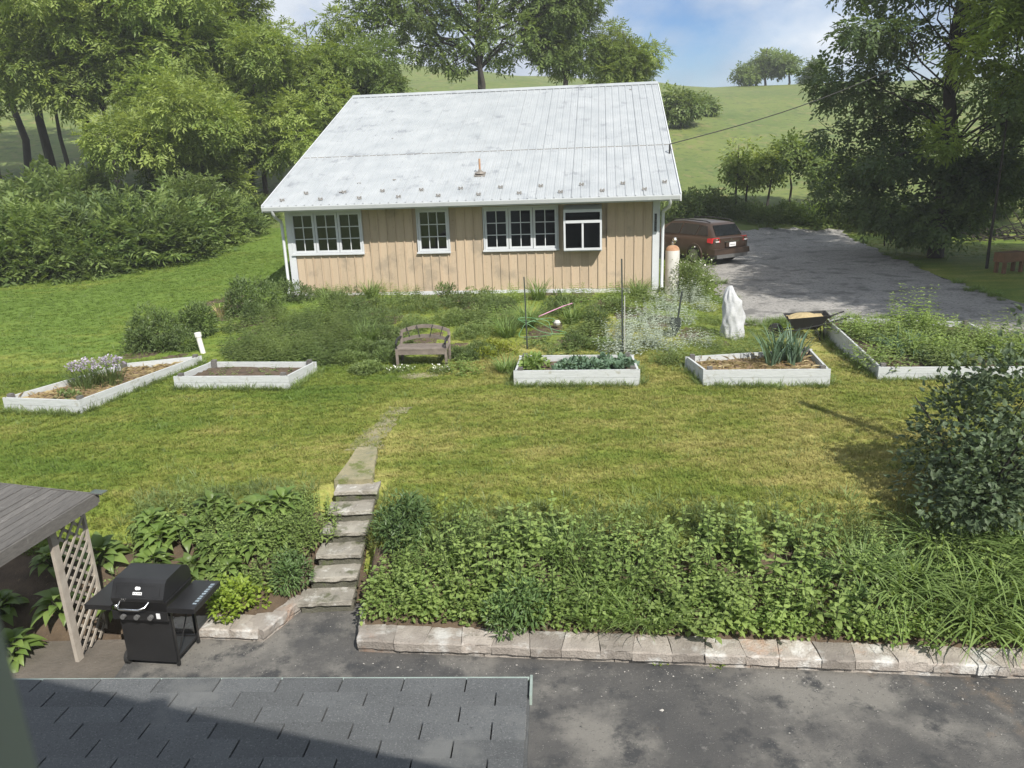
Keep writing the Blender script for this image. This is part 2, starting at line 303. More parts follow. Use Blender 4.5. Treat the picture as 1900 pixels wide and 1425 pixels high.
# ---- leaves, many at a time
def unit(v): return v/(np.linalg.norm(v, axis=-1, keepdims=True)+1e-9)
def leaves(g, P, A, Lh, Wd, tint, fold=.18, droop=.0, fine=False, up=None, mi=0):
    P = np.asarray(P); n = len(P); A = unit(A); Lh = np.broadcast_to(Lh, (n,)); Wd = np.broadcast_to(Wd, (n,))
    if up is None: up = np.array([0,0,1.])+rng.normal(0, .35, (n, 3))
    Sd = unit(np.cross(A, up)); Nn = np.cross(Sd, A)
    def pt(l, w, z): return P+A*(Lh*l)[:, None]+Sd*(Wd*w)[:, None]+Nn*(Lh*z)[:, None]
    if fine:
        V = np.stack([pt(0,0,0), pt(.28,.5,fold*.6), pt(.62,.38,fold*.5-droop*.4), pt(1,0,-droop), pt(.62,-.38,fold*.5-droop*.4), pt(.28,-.5,fold*.6), pt(.45,0,.02)], 1)
        F0 = np.array([[0,1,6],[1,2,6],[2,3,6],[3,4,6],[4,5,6],[5,0,6]]); k = 7
    else:
        V = np.stack([pt(0,0,0), pt(.42,.5,fold*.5), pt(1,0,-droop), pt(.42,-.5,fold*.5)], 1); F0 = np.array([[0,1,2],[0,2,3]]); k = 4
    F = (np.arange(n)*k)[:, None, None]+F0[None]
    g.add(V.reshape(-1, 3), F.reshape(-1, 3), np.repeat(np.clip(np.broadcast_to(tint, (n,)), 0, 1), k), mi)
def sprays(g, P, A, ln, kind='walnut', tint=.5, mi=0):
    """compound leaves: rachis along A with paired leaflets"""
    n = len(P); A = unit(A); ln = np.broadcast_to(ln, (n,)); tint = np.broadcast_to(tint, (n,))
    up = np.array([0,0,1.])+rng.normal(0, .3, (n,3)); Sd = unit(np.cross(A, up)); Nn = np.cross(Sd, A)
    if kind == 'walnut': nodes_ = [(.25,1),(.25,-1),(.45,1),(.45,-1),(.65,1),(.65,-1),(.85,1),(.85,-1),(.95,0)]; ll, lw = .42, .15
    elif kind == 'oval': nodes_ = [(.15,1),(.3,-1),(.5,1),(.7,-1),(.85,0)]; ll, lw = .5, .3
    else: nodes_ = [(.1,1),(.2,-1),(.35,1),(.5,-1),(.65,1),(.8,-1),(.9,0)]; ll, lw = .38, .2
    for t_, sgn in nodes_:
        p = P+A*(ln*t_)[:, None]-Nn*(ln*.25*t_**2)[:, None]
        a = A*(.55 if sgn else 1)+Sd*(sgn*.85)-Nn*.25+rng.normal(0, .18, (n,3))
        leaves(g, p, a, ln*ll*rng.uniform(.75, 1.2, n), ln*lw, tint+rng.normal(0, .12, n), up=Nn+rng.normal(0,.25,(n,3)), mi=mi)
def curve(a, b, sag=.0, n=6, wob=.0):
    a, b = np.asarray(a, float), np.asarray(b, float); t = np.linspace(0, 1, n)[:, None]
    p = a+(b-a)*t; p[:, 2] += (sag*np.sin(math.pi*t[:, 0])); 
    if wob: p[1:-1] += rng.normal(0, wob, (n-2, 3))
    return p
def make_tree(name, base, label, cat, height, clumps, tr, lmat, bmat, nspray, slen, kind='walnut', group=None, lean=(0,0), fork=.4, droop=.3, flat=.75, trunks=1, limb_r=.35, sub=3):
    """clumps: list of (centre relative to base, radius)"""
    root = thing(name, base, label, cat, group); base = np.asarray(base, float); gt = G(); gl = G()
    top = np.array([lean[0], lean[1], height])
    for q in range(trunks):
        off = np.array([0,0,0.]) if trunks == 1 else np.array([rng.normal(0,.25), rng.normal(0,.25), 0])
        tp = curve(off+[0,0,-.3], top*.86+off*3, 0, 8, tr*.5); gt.tube(base+tp, np.linspace(tr*1.15, tr*.22, 8)*(1 if trunks == 1 else .6), 8)
    C = np.array([c for c, r in clumps]); Rr = np.array([r for c, r in clumps])
    for c, r in zip(C, Rr):
        f = min(max(fork, (c[2]/height)*.72), .84); s = top*f; lr = tr*limb_r*(1.15-f)*1.3
        lp = curve(s, c, .12*np.linalg.norm(c-s), 6, .06*np.linalg.norm(c-s)); gt.tube(base+lp, np.linspace(lr, lr*.3, 6), 6)
        for k in range(sub):
            d = unit(rng.normal(0, 1, 3)+unit(c-s)*.8); gt.tube(base+curve(c*.75+s*.25 if k % 2 else c, c+d*r*.9, .05, 4, .05*r), np.linspace(lr*.4, lr*.1, 4), 4, cap=False)
    w = Rr**2; cnt = np.maximum((nspray*w/w.sum()).astype(int), 3)
    P = []; A = []; T = []
    for c, r, k in zip(C, Rr, cnt):
        d = unit(rng.normal(0, 1, (k,3))); rr = r*rng.uniform(.25, 1, k)**.55*rng.uniform(.8, 1.15, k)
        p = d*rr[:, None]; p[:, 2] *= flat; P.append(c+p)
        a = d*.9+rng.normal(0, .5, (k,3)); a[:, 2] -= droop; A.append(a); T.append(np.full(k, .5+rng.normal(0, .16))+rng.normal(0, .14, k))
    P = np.concatenate(P); A = np.concatenate(A); T = np.concatenate(T)
    sprays(gl, base+P, A, slen*rng.uniform(.7, 1.3, len(P)), kind, T)
    gt.build('trunk', bmat, root, True); gl.build('crown', lmat, root); return root
def crown_clumps(n, centre, radii, rmin, rmax, shell=.5, low=None, seed=0):
    r_ = np.random.default_rng(seed); out = []
    while len(out) < n:
        d = r_.normal(0, 1, 3); d /= np.linalg.norm(d); rr = r_.uniform(shell, 1)
        c = np.array(centre)+d*rr*np.array(radii)
        if low is not None and c[2] < low: continue
        out.append((c, r_.uniform(rmin, rmax)))
    return out

# ================================================================== STRUCTURE: ground
def ax(*segs):
    out = []
    for a, b, st in segs: out += list(np.arange(a, b-1e-6, st))
    return np.array(out+[segs[-1][1]])
gx = ax((-1500,-300,200),(-300,-100,25),(-100,-20,4),(-20,-9,.8),(-9,9,.1),(9,20,.5),(20,110,4),(110,300,25),(300,1500,200))
gy = ax((-600,-60,60),(-60,-4,8),(-4,6,.5),(6,17,.1),(17,30,.3),(30,50,1),(50,130,2.5),(130,400,30),(400,2600,200))
XX, YY = np.meshgrid(gx, gy, indexing='ij'); ZZ = h(XX, YY)
V = np.stack([XX, YY, ZZ], -1).reshape(-1, 3); nx, ny = XX.shape
I = (np.arange(nx-1)[:, None]*ny+np.arange(ny-1)[None]).ravel(); Q = np.stack([I, I+ny, I+ny+1, I+1], 1)
cxm = V[Q].mean(1); yb_ = wall_y(cxm[:, 0]); bank = (cxm[:, 1] > np.minimum(yb_-.1, 6.0)) & (cxm[:, 1] < np.where(cxm[:, 0] > -1.95, 8.35-.1*(cxm[:, 0]+1.74), np.where(cxm[:, 0] < -4.3, 8.55, 9.0))) & (np.abs(cxm[:, 0]) < 9)
garden = (cxm[:, 1] > 15.6-.02*cxm[:, 0]) & (cxm[:, 1] < 20.9-.119*cxm[:, 0]) & (cxm[:, 0] > -8.6) & (cxm[:, 0] < 4.6)
gn = np.sin(cxm[:, 0]*2.1+cxm[:, 1]*1.3)+np.sin(cxm[:, 0]*5.3-cxm[:, 1]*3.7)*.7; garden &= gn < -.55
hillm = cxm[:, 1] > 37
def sub(maskq, name, m):
    q = Q[maskq]; u, inv = np.unique(q, return_inverse=True); g = G(); g.add(V[u], inv.reshape(q.shape)); return tag(g.build(name, m, None, True), kind='structure')
sub(bank, 'planting_bank', M['soil']); sub(garden & ~bank, 'garden_soil', M['soil']); sub(hillm, 'hillside', M['pasture']); sub(~bank & ~garden & ~hillm, 'lawn', M['lawn'])
def sheet(name, left, right, m, dz=.012, n=40, k=10, wob=.0, zfix=None):
    """a draped strip between two polylines of (x, y) points"""
    def res(p):
        p = np.asarray(p, float); d = np.concatenate([[0], np.cumsum(np.linalg.norm(np.diff(p, axis=0), axis=1))]); t = np.linspace(0, d[-1], n)
        return np.stack([np.interp(t, d, p[:, 0]), np.interp(t, d, p[:, 1])], 1)
    a, b = res(left), res(right); t = np.linspace(0, 1, k)[None, :, None]; P = a[:, None]+(b-a)[:, None]*t
    if wob: P[:, 0] += rng.normal(0, wob, (n, 2)); P[:, -1] += rng.normal(0, wob, (n, 2))
    z = (h(P[..., 0], P[..., 1])+dz) if zfix is None else np.full(P.shape[:2], zfix)
    g = G(); ii = (np.arange(n-1)[:, None]*k+np.arange(k-1)[None]).ravel()
    g.add(np.concatenate([P, z[..., None]], -1).reshape(-1, 3), np.stack([ii, ii+k, ii+k+1, ii+1], 1)); return tag(g.build(name, m, None, True), kind='structure')
xs = np.linspace(-4.2, 16, 60)
sheet('asphalt_driveway', [(x, -3) for x in xs], [(x, float(wall_y(x))+.14 if x > -2.45 or x < -2.85 else 7.95) for x in xs], M['asphalt'], zfix=0, n=160, k=8)
sheet('dirt_patch', [(-14, -3), (-4.2, -3)], [(-14, 7.6), (-4.2, 7.45)], M['dirt'], zfix=-.006, n=20, k=20)
def xy(*pp): return [tuple(at(*p)[:2]) for p in pp]
gl_ = xy((1325,520),(1350,560),(1385,606),(1470,600),(1600,592),(1765,606),(1860,640))+[(14,14.2),(24,13)]
gr_ = xy((1250,452),(1330,436),(1425,424),(1560,428),(1660,480),(1760,520),(1890,572))+[(16,18.6),(26,17.6)]
sheet('gravel_driveway', gl_, gr_, M['gravel'], .02, 140, 44, .12)

# ================================================================== STRUCTURE: the garage building
A0 = atz(548, 548, 1.45); B0 = atz(1220, 537, 1.45); LEN = float(np.linalg.norm(B0-A0)); Uv = (B0-A0)/LEN; Nv = np.array([-Uv[1], Uv[0], 0])
RB = np.array([Uv, Nv, [0,0,1]]).T
def bw(u, d, z): return A0*np.array([1,1,0])+Uv*u+Nv*d+np.array([0,0,z])        # building coordinates -> world
def bbox(g, u0, u1, d0, d1, z0, z1, mi=0): return g.box(bw((u0+u1)/2, (d0+d1)/2, (z0+z1)/2), (u1-u0, d1-d0, z1-z0), RB, mi)
DEPTH = 16.4; ZE, ZR, DR = 3.95, 7.25, 8.2; ZB = 1.5; WT = 3.80
barn = thing('garage_building', bw(LEN/2, 0, 1.4), 'tan board-and-batten garage with a pale metal roof and white framed windows', 'garage')
wins = [(.12,2.09,2.62,3.70,3,2), (3.66,4.49,2.60,3.70,1,3), (5.47,7.42,2.61,3.68,3,2)]
bump = (7.60, 8.59, 2.58, 3.60)
holes = [(a, b, c, d) for a, b, c, d, *_ in wins]+[(bump[0]+.03, bump[1]-.03, bump[2]+.03, bump[3]-.03)]
wall = G()
us = sorted({0, LEN, *[v for a in holes for v in a[:2]]})
for u0, u1 in zip(us[:-1], us[1:]):
    zs = [(ZB, WT)]
    for a, b, c, d in holes:
        if a <= (u0+u1)/2 <= b: zs = [(ZB, c), (d, WT)]
    for z0, z1 in zs: bbox(wall, u0, u1, .02, .12, z0, z1)
bbox(wall, 0, .1, .125, DEPTH, ZB, WT); bbox(wall, LEN-.1, LEN, .125, DEPTH, ZB, WT); bbox(wall, 0, LEN, DEPTH, DEPTH+.1, ZB, WT)
for u in (0.004, LEN-.104):                                                       # gables
    for k in range(1): wall.hexa([bw(u,.2,WT+.002), bw(u+.1,.2,WT+.002), bw(u+.1,DEPTH-.2,WT+.002), bw(u,DEPTH-.2,WT+.002), bw(u,DR-.05,ZR-.12), bw(u+.1,DR-.05,ZR-.12), bw(u+.1,DR+.05,ZR-.12), bw(u,DR+.05,ZR-.12)])
wallo = wall.build('wall', M['siding'], barn)
BWD = .238; nb = int(LEN/BWD)
for k in range(nb+1):                                                            # each siding board and its batten
    u0, u1 = .17+k*BWD, min(.17+(k+1)*BWD, LEN-.16)
    if u1-u0 < .03: break
    def spans(a, b):
        zs = [(ZB+.002, WT-.01)]
        for ha, hb, hc, hd in [(p[0]-.02, p[1]+.02, p[2]-.02, p[3]+.02) for p in holes]:
            if a < hb and b > ha: zs = [(ZB+.002, hc), (hd, WT-.01)]
        return zs
    for z0, z1 in spans(u0, u1):
        if z1-z0 > .02: g = G(); bbox(g, u0+.004, u1-.004, -.004+random.uniform(-.002,.002), .019, z0, z1); g.build('siding_board', M['siding'], wallo)
    if k:
        for z0, z1 in spans(u0-.014, u0+.014):
            if z1-z0 > .02: g = G(); bbox(g, u0-.014, u0+.014, -.032, -.007, z0, z1); g.build('batten', M['siding'], wallo)
g = G(); bbox(g, -.03, LEN+.03, -.01, .15, .7, ZB-.003); bbox(g, -.03, LEN+.03, .15, DEPTH, .7, ZB-.003); g.build('foundation', M['concrete'], barn)
g = G(); bbox(g, 3.3, 8.3, -.06, -.012, 1.28, ZB+.01); g.build('sill_board', M['white'], barn)
for u0, u1 in ((-.005, .16), (LEN-.155, LEN+.005)):
    g = G(); bbox(g, u0, u1, -.036, .0, ZB-.05, WT); 
    if u0 < 0: bbox(g, -.03, -.006, -.036, .14, ZB-.05, WT)
    else: bbox(g, LEN+.006, LEN+.03, -.036, .14, ZB-.05, WT)
    g.build('corner_board', M['white'], barn)
# interior
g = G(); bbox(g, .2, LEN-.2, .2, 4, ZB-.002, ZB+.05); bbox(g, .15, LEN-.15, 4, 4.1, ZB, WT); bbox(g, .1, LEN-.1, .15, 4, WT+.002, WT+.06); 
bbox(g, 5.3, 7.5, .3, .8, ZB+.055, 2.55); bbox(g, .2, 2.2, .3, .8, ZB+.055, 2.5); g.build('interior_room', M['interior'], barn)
g = G(); bbox(g, .95, 1.12, .2, .35, 2.51, 2.78); bbox(g, 1.18, 1.42, .2, .35, 2.51, 2.72); bbox(g, 6.2,6.6,1.5,1.6,2.9,3.1); bbox(g, 5.75,5.95,1.2,1.3,2.95,3.15); bbox(g, 8.25,8.42,.05,.15,2.68,2.9); g.build('window_shelf_goods', M['plastic_grey'], barn)
def window(u0, u1, z0, z1, n, cols, d=-.05, rows=3):
    fr = G(); fw = .065
    bbox(fr, u0-.03, u1+.03, d, .10, z0-.05, z0); bbox(fr, u0-.03, u1+.03, d, .10, z1, z1+.05)
    bbox(fr, u0-.03, u0, d, .10, z0, z1); bbox(fr, u1, u1+.03, d, .10, z0, z1)
    fo = fr.build('window', M['white'], barn)
    w = (u1-u0)/n
    for k in range(n):
        a, b = u0+k*w, u0+(k+1)*w; sg = G(); dd = d+.02
        bbox(sg, a+.008, a+fw, dd, dd+.05, z0+.006, z1-.006); bbox(sg, b-fw, b-.008, dd, dd+.05, z0+.006, z1-.006)
        bbox(sg, a+fw, b-fw, dd, dd+.05, z0+.006, z0+fw); bbox(sg, a+fw, b-fw, dd, dd+.05, z1-fw, z1-.006)
        sg.build('sash', M['white'], fo)
        cw = (b-a-2*fw)/cols; ch = (z1-z0-2*fw)/rows; mg = G()
        for c in range(1, cols): bbox(mg, a+fw+c*cw-.011, a+fw+c*cw+.011, dd+.008, dd+.024, z0+fw, z1-fw)
        for r in range(1, rows):
            for c in range(cols): bbox(mg, a+fw+c*cw+(.012 if c else 0), a+fw+(c+1)*cw-(.012 if c < cols-1 else 0), dd+.008, dd+.024, z0+fw+r*ch-.011, z0+fw+r*ch+.011)
        mg.build('muntin', M['white'], fo)
        for c in range(cols):
            for r in range(rows):
                pg = G(); bbox(pg, a+fw+c*cw+.004, a+fw+(c+1)*cw-.004, dd+.03, dd+.034, z0+fw+r*ch+.004, z0+fw+(r+1)*ch-.004); pg.build('pane', M['glass'], fo)
    sg = G(); bbox(sg, u0-.05, u1+.05, d-.035, d-.002, z0-.055, z0-.012); sg.build('sill', M['white'], fo)
for w_ in wins: window(*w_)
# the box window with sliding lower panes
u0, u1, z0, z1 = bump; d0 = -.40; g = G()
for u in (u0, u1-.05): bbox(g, u, u+.05, d0, d0+.05, z0, z1-.0); bbox(g, u, u+.05, -.06, -.006, z0, z1+.08)
bbox(g, u0+.05, u1-.05, d0, d0+.05, z1-.05, z1); bbox(g, u0+.05, u1-.05, d0-.012, d0+.05, z1-.32, z1-.25)
bbox(g, u0+.05, u1-.05, d0, d0+.05, z0, z0+.06); bbox(g, u0, u1, d0+.052, .0, z0-.03, z0+.03); bbox(g, (u0+u1)/2-.025, (u0+u1)/2+.025, d0+.002, d0+.045, z0+.06, z1-.32)
for u in (u0, u1-.04): bbox(g, u, u+.04, d0+.052, -.06, z0+.03, z0+.07)
g.hexa([bw(u0,d0,z1+.002), bw(u1,d0,z1+.002), bw(u1,-.01,z1+.1), bw(u0,-.01,z1+.1), bw(u0,d0,z1+.02), bw(u1,d0,z1+.02), bw(u1,-.01,z1+.12), bw(u0,-.01,z1+.12)])
bo = g.build('box_window', M['white'], barn)
for a, b, c, d in ((u0+.05,(u0+u1)/2-.025,z0+.06,z1-.32), ((u0+u1)/2+.025,u1-.05,z0+.06,z1-.32), (u0+.05,u1-.05,z1-.25,z1-.05)):
    g = G(); bbox(g, a, b, d0+.02, d0+.025, c, d); g.build('pane', M['glass'], bo)
for u in (u0+.02, u1-.025):
    g = G(); bbox(g, u, u+.005, d0+.05, -.06, z0+.07, z1); g.build('pane', M['glass'], bo)
# roof
SL = (ZR-ZE)/(DR+.7)
def rz(d): return ZE+(d+.7)*SL if d <= DR else ZR-(d-DR)*SL
U0, U1 = -.33, 10.53
g = G(); g.hexa([bw(U0+.02,-.68,rz(-.68)-.14), bw(U1-.02,-.68,rz(-.68)-.14), bw(U1-.02,DR,ZR-.14), bw(U0+.02,DR,ZR-.14), bw(U0+.02,-.68,rz(-.68)-.012), bw(U1-.02,-.68,rz(-.68)-.012), bw(U1-.02,DR,ZR-.012), bw(U0+.02,DR,ZR-.012)])
g.hexa([bw(U0,DR+.002,ZR-.14), bw(U1,DR+.002,ZR-.14), bw(U1,17.1,rz(17.1)-.14), bw(U0,17.1,rz(17.1)-.14), bw(U0,DR+.002,ZR), bw(U1,DR+.002,ZR), bw(U1,17.1,rz(17.1)), bw(U0,17.1,rz(17.1))])
roof = g.build('roof', M['white'], barn)
dseam = 2.55
def panel(u0, u1, da, db, lift):
    g = G(); nr = 4; wd = u1-u0; xsn = []
    for k in range(nr):
        c = u0+wd*k/nr
        xsn += [(c, .0), (c+.012, .022), (c+.036, .022), (c+.05, .0)]
        for q in (1, 2): c2 = c+.05+(wd/nr-.05)*q/3; xsn += [(c2-.018, 0), (c2, .005), (c2+.018, 0)]
    xsn.append((u1-.004, 0)); ds = np.linspace(da, db, 5); k = len(xsn); P = []
    for d in ds:
        for u, z in xsn: P.append(bw(u, d, rz(d)+z+lift+random.uniform(-.0015, .0015)))
    P2 = [np.array(p)-[0,0,.006] for p in P]; g.add(P, [[i*k+j, i*k+j+1, (i+1)*k+j+1, (i+1)*k+j] for i in range(4) for j in range(k-1)])
    fr_ = [bw(u, da-.002, rz(da)+z+lift) for u, z in xsn]; lo = [np.array(p)-[0,0,.012] for p in fr_]
    g.add(fr_+lo, [[j, j+k, j+k+1, j+1] for j in range(k-1)])
    return g.build('roof_panel', M['roof'], roof)
npn = 12; pw = (U1-U0)/npn
for k in range(npn):
    a = U0+k*pw
    panel(a, a+pw, -.72, dseam+.12, 0); panel(a, a+pw, dseam, DR, .008+.003*random.random())
g = G(); 
for k in range(60):
    a = U0+(U1-U0)*k/60; g.hexa([bw(a,dseam-.016,rz(dseam-.01)+.004), bw(a+.17,dseam-.016,rz(dseam-.01)+.004), bw(a+.17,dseam+.0,rz(dseam)+.006), bw(a,dseam,rz(dseam)+.006), bw(a,dseam-.016,rz(dseam)+.010), bw(a+.17,dseam-.016,rz(dseam)+.010), bw(a+.17,dseam,rz(dseam)+.013), bw(a,dseam,rz(dseam)+.013)])
g.build('panel_lap', M['roofdark'], roof)
g = G(); g.hexa([bw(U0-.02,DR-.2,rz(DR-.2)+.03), bw(U1+.02,DR-.2,rz(DR-.2)+.03), bw(U1+.02,DR,ZR+.04), bw(U0-.02,DR,ZR+.04), bw(U0-.02,DR-.2,rz(DR-.2)+.04), bw(U1+.02,DR-.2,rz(DR-.2)+.04), bw(U1+.02,DR,ZR+.06), bw(U0-.02,DR,ZR+.06)])
g.hexa([bw(U0-.02,DR+.002,ZR+.04), bw(U1+.02,DR+.002,ZR+.04), bw(U1+.02,DR+.2,rz(DR+.2)+.03), bw(U0-.02,DR+.2,rz(DR+.2)+.03), bw(U0-.02,DR+.002,ZR+.06), bw(U1+.02,DR+.002,ZR+.06), bw(U1+.02,DR+.2,rz(DR+.2)+.05), bw(U0-.02,DR+.2,rz(DR+.2)+.05)])
g.build('ridge_cap', M['roof'], roof)
for u in (U0-.03, U1):
    g = G(); g.hexa([bw(u,-.72,rz(-.72)-.16), bw(u+.03,-.72,rz(-.72)-.16), bw(u+.03,DR-.21,rz(DR-.21)-.16), bw(u,DR-.21,rz(DR-.21)-.16), bw(u,-.72,rz(-.72)+.035), bw(u+.03,-.72,rz(-.72)+.035), bw(u+.03,DR-.21,rz(DR-.21)+.035), bw(u,DR-.21,rz(DR-.21)+.035)]); g.build('rake_trim', M['white'], roof)
# snow guards: two staggered rows of small two-pronged clips
sg = G(); nrm = np.array([0, -SL, 1])/math.hypot(1, SL)
for s_ in (-1, 1):
    sg.bar((s_*.045, -.03, .03), (s_*.012, .03, .03), .03, .02); sg.box((s_*.05, -.01, .05), (.05, .03, .07))
sg.box((0, 0, .012), (.13, .1, .012)); sgm = sg.mesh('snow_guard', mat('dull_guard', (.34,.33,.32), (.22,.21,.2), 30, .7))
for k in range(20):
    u = .12+k*.53; d = -.42 if k % 2 == 0 else -.02
    o = put(sgm, 'snow_guard', roof, bw(u, d, rz(d)+.012)-ORG[barn.name]); o.rotation_euler = (math.atan(SL), 0, math.atan2(Uv[1], Uv[0])); o.scale = (.8,.8,.8)
vp = bw(5.28, .9, rz(.9)); g = G(); g.tube([vp-[0,0,.1], vp+[0,0,.42]], .028, 10); g.build('vent_pipe', M['rust'], roof, True)
g = G(); g.lathe(vp, [(.15,.02),(.14,.05),(.06,.1),(.03,.14)], 12); g.box(vp+[0,-.02,.0], (.3,.28,.05), RB @ rot3(math.atan(SL),0,0)); g.build('vent_boot', M['roofdark'], roof)
for (u, d, r) in ((1.6,.05,.05),(1.95,.6,.045),(2.9,.75,.05),(2.15,3.9,.05),(9.6,7.6,.06)):
    g = G(); g.lathe(bw(u,d,rz(d)), [(r*1.3,.0),(r,.012),(0.001,.016)], 8); g.build('lichen_patch', M['roofdark'], roof)
g = G(); sec = [(-.72,ZE-.012),(-.83,ZE-.012),(-.83,ZE-.03),(-.80,ZE-.12),(-.72,ZE-.125)]
P = [bw(u, d, z) for u in (U0+.01, U1-.01) for d, z in sec]; g.add(P, [[j, j+1, 6+j, 5+j] for j in range(4)]); g.add([P[i] for i in (0,1,2,3,4)], [[0,1,2,3,4]]); g.add([P[i] for i in (5,6,7,8,9)], [[0,1,2,3,4]])
g.build('gutter', M['white'], barn)
g = G(); bbox(g, U0+.02, U1-.02, -.70, -.682, ZE-.16, ZE-.014); bbox(g, U0+.02, U1-.02, -.68, -.01, ZE-.162, ZE-.142); g.build('soffit', M['white'], barn)
for u, uu in ((-.05, -.12), (LEN+.22, LEN+.1)):
    g = G(); g.tube([bw(u,-.76,ZE-.11), bw(u,-.74,ZE-.2), bw(u-.01,-.6,ZE-.3), bw(uu,-.12,ZE-.45), bw(uu,-.08,ZE-.55), bw(uu,-.08,1.62), bw(uu,-.16,1.52)], .042, 8); g.build('downspout', M['white'], barn, True)
g = G(); bbox(g, LEN-.115, LEN-.055, -.046, -.037, 2.98, 3.44); np_ = g.build('number_plaque', M['blackm'], barn)
for k, ch in enumerate('1021'):
    c = bpy.data.curves.new('house_number', 'FONT'); c.body = ch; c.size = .115; c.align_x = 'CENTER'; c.extrude = .002
    to = bpy.data.objects.new('tmp', c); COL.objects.link(to); dg = bpy.context.evaluated_depsgraph_get(); me = bpy.data.meshes.new_from_object(to.evaluated_get(dg)); bpy.data.objects.remove(to)
    me.materials.clear(); me.materials.append(M['plastic_grey'])
    o = put(me, 'number_digit', np_, bw(LEN-.085, -.049, 3.335-k*.112)-ORG[barn.name]); o.rotation_euler = (rad(90), 0, math.atan2(Uv[1], Uv[0]))
sb = bw(.35, -.35, 1.52); g = G(); g.hexa([p for p in [bw(.0,-.5,1.5),bw(.75,-.62,1.46),bw(.8,-.3,1.46),bw(.05,-.2,1.5),bw(.0,-.5,1.58),bw(.75,-.62,1.53),bw(.8,-.3,1.53),bw(.05,-.2,1.6)]])
tag(g.build('splash_block', M['concrete'], None, base=sb), 'white splash block on the soil below the left downspout', 'splash block')

# ================================================================== the house the photograph is taken from
house = thing('house', (0, -4, 0), 'grey-green trimmed house gable at the bottom left edge of the picture', 'house')
g = G(); g.hexa([(-6.2,-7,0),(2.9,-7,0),(2.9,-.06,0),(-6.2,-.06,0),(-6.2,-7,4.2),(2.9,-7,4.2),(2.9,-.06,4.2),(-6.2,-.06,4.2)])
g.hexa([(-6.2,-7,4.202),(2.9,-7,4.202),(2.9,-.06,4.202),(-6.2,-.06,4.202),(-1.9,-7,6.4),(-1.7,-7,6.4),(-1.7,-.06,6.4),(-1.9,-.06,6.4)]); g.build('wall', M['housewall'], house)
g = G(); pk = (-1.8, 6.42); 
for sx, ex, ez in ((1, 3.3, 6.42-.478*5.1), (-1, -6.9, 6.42-.478*5.1)):
    a, b = (pk[0], ex) ; g.hexa([(a,-7.4,pk[1]-.12),(b,-7.4,ez-.12),(b,.35,ez-.12),(a,.35,pk[1]-.12),(a,-7.4,pk[1]),(b,-7.4,ez),(b,.35,ez),(a,.35,pk[1])])
g.build('roof', M['roofdeck'], house)
g = G(); g.box((-.181,.055,5.0), (.10,.23,1.9)); g.build('window_jamb', M['trim'], house)
# ---- porch roof of shingles
PO = atz(975, 1265, 2.45); PL = atz(50, 1268, 2.45); pu = (PL-PO)/np.linalg.norm(PL-PO); pv = np.array([pu[1], -pu[0], 0]); pv = pv if pv[1] < 0 else -pv
SLP = math.tan(rad(10))
def pw_(a, b, z=0): return PO+pu*a+pv*b+np.array([0,0,b*SLP+z])
porch = thing('porch_roof', PO+pu*1.7+pv*1.6-[0,0,.1], 'dark grey shingled porch roof below the camera window', 'roof')
g = G(); g.hexa([pw_(0,.01,-.16), pw_(3.6,.01,-.16), pw_(3.6,3.2,-.16), pw_(0,3.2,-.16), pw_(0,.01,-.012), pw_(3.6,.01,-.012), pw_(3.6,3.2,-.012), pw_(0,3.2,-.012)][::1]); deck = g.build('roof_deck', M['roofdeck'], porch)
ex, tw = .135, .318
for r in range(23):
    b0 = r*ex-.012; offs = 0 if r % 2 == 0 else tw/2
    k = 0; a = -offs-.02
    while a < 3.6:
        a0, a1 = max(a+.004, -.012), min(a+tw-.004, 3.6)
        if a1-a0 > .03:
            g = G(); w = random.uniform(-.004, .004); j1, j2 = random.uniform(-.003,.003), random.uniform(-.003,.003)
            g.hexa([pw_(a0,b0+w,.004), pw_(a1,b0+w,.004), pw_(a1,b0+ex+.03,-.008), pw_(a0,b0+ex+.03,-.008), pw_(a0,b0+w,.019+j1), pw_(a1,b0+w,.019+j2), pw_(a1,b0+ex+.03,.001), pw_(a0,b0+ex+.03,.001)])
            g.build('shingle', M['shingle'], porch)
        a += tw
g = G(); g.bar(pw_(-.02,-.024,.001), pw_(3.6,-.024,.001), .02, .012); g.bar(pw_(-.02,-.038,-.03), pw_(3.6,-.038,-.03), .008, .07); g.bar(pw_(-.03,-.04,-.01), pw_(-.03,.16,-.01), .012, .05); g.build('drip_edge', M['drip'], porch); g = G(); g.bar(pw_(-.018,-.02,-.04), pw_(-.018,3.2,-.04), .012, .06); g.build('rake_board', M['shingle'], porch)
g = G(); g.bar(pw_(0,.06,-.23), pw_(3.6,.06,-.23), .03, .14); g.build('fascia', M['white'], porch)
for a in (.25, 3.4):
    p = pw_(a,.25,-.17); g = G(); g.box((p[0],p[1],p[2]/2), (.11,.11,p[2])); g.build('porch_post', M['white'], porch)

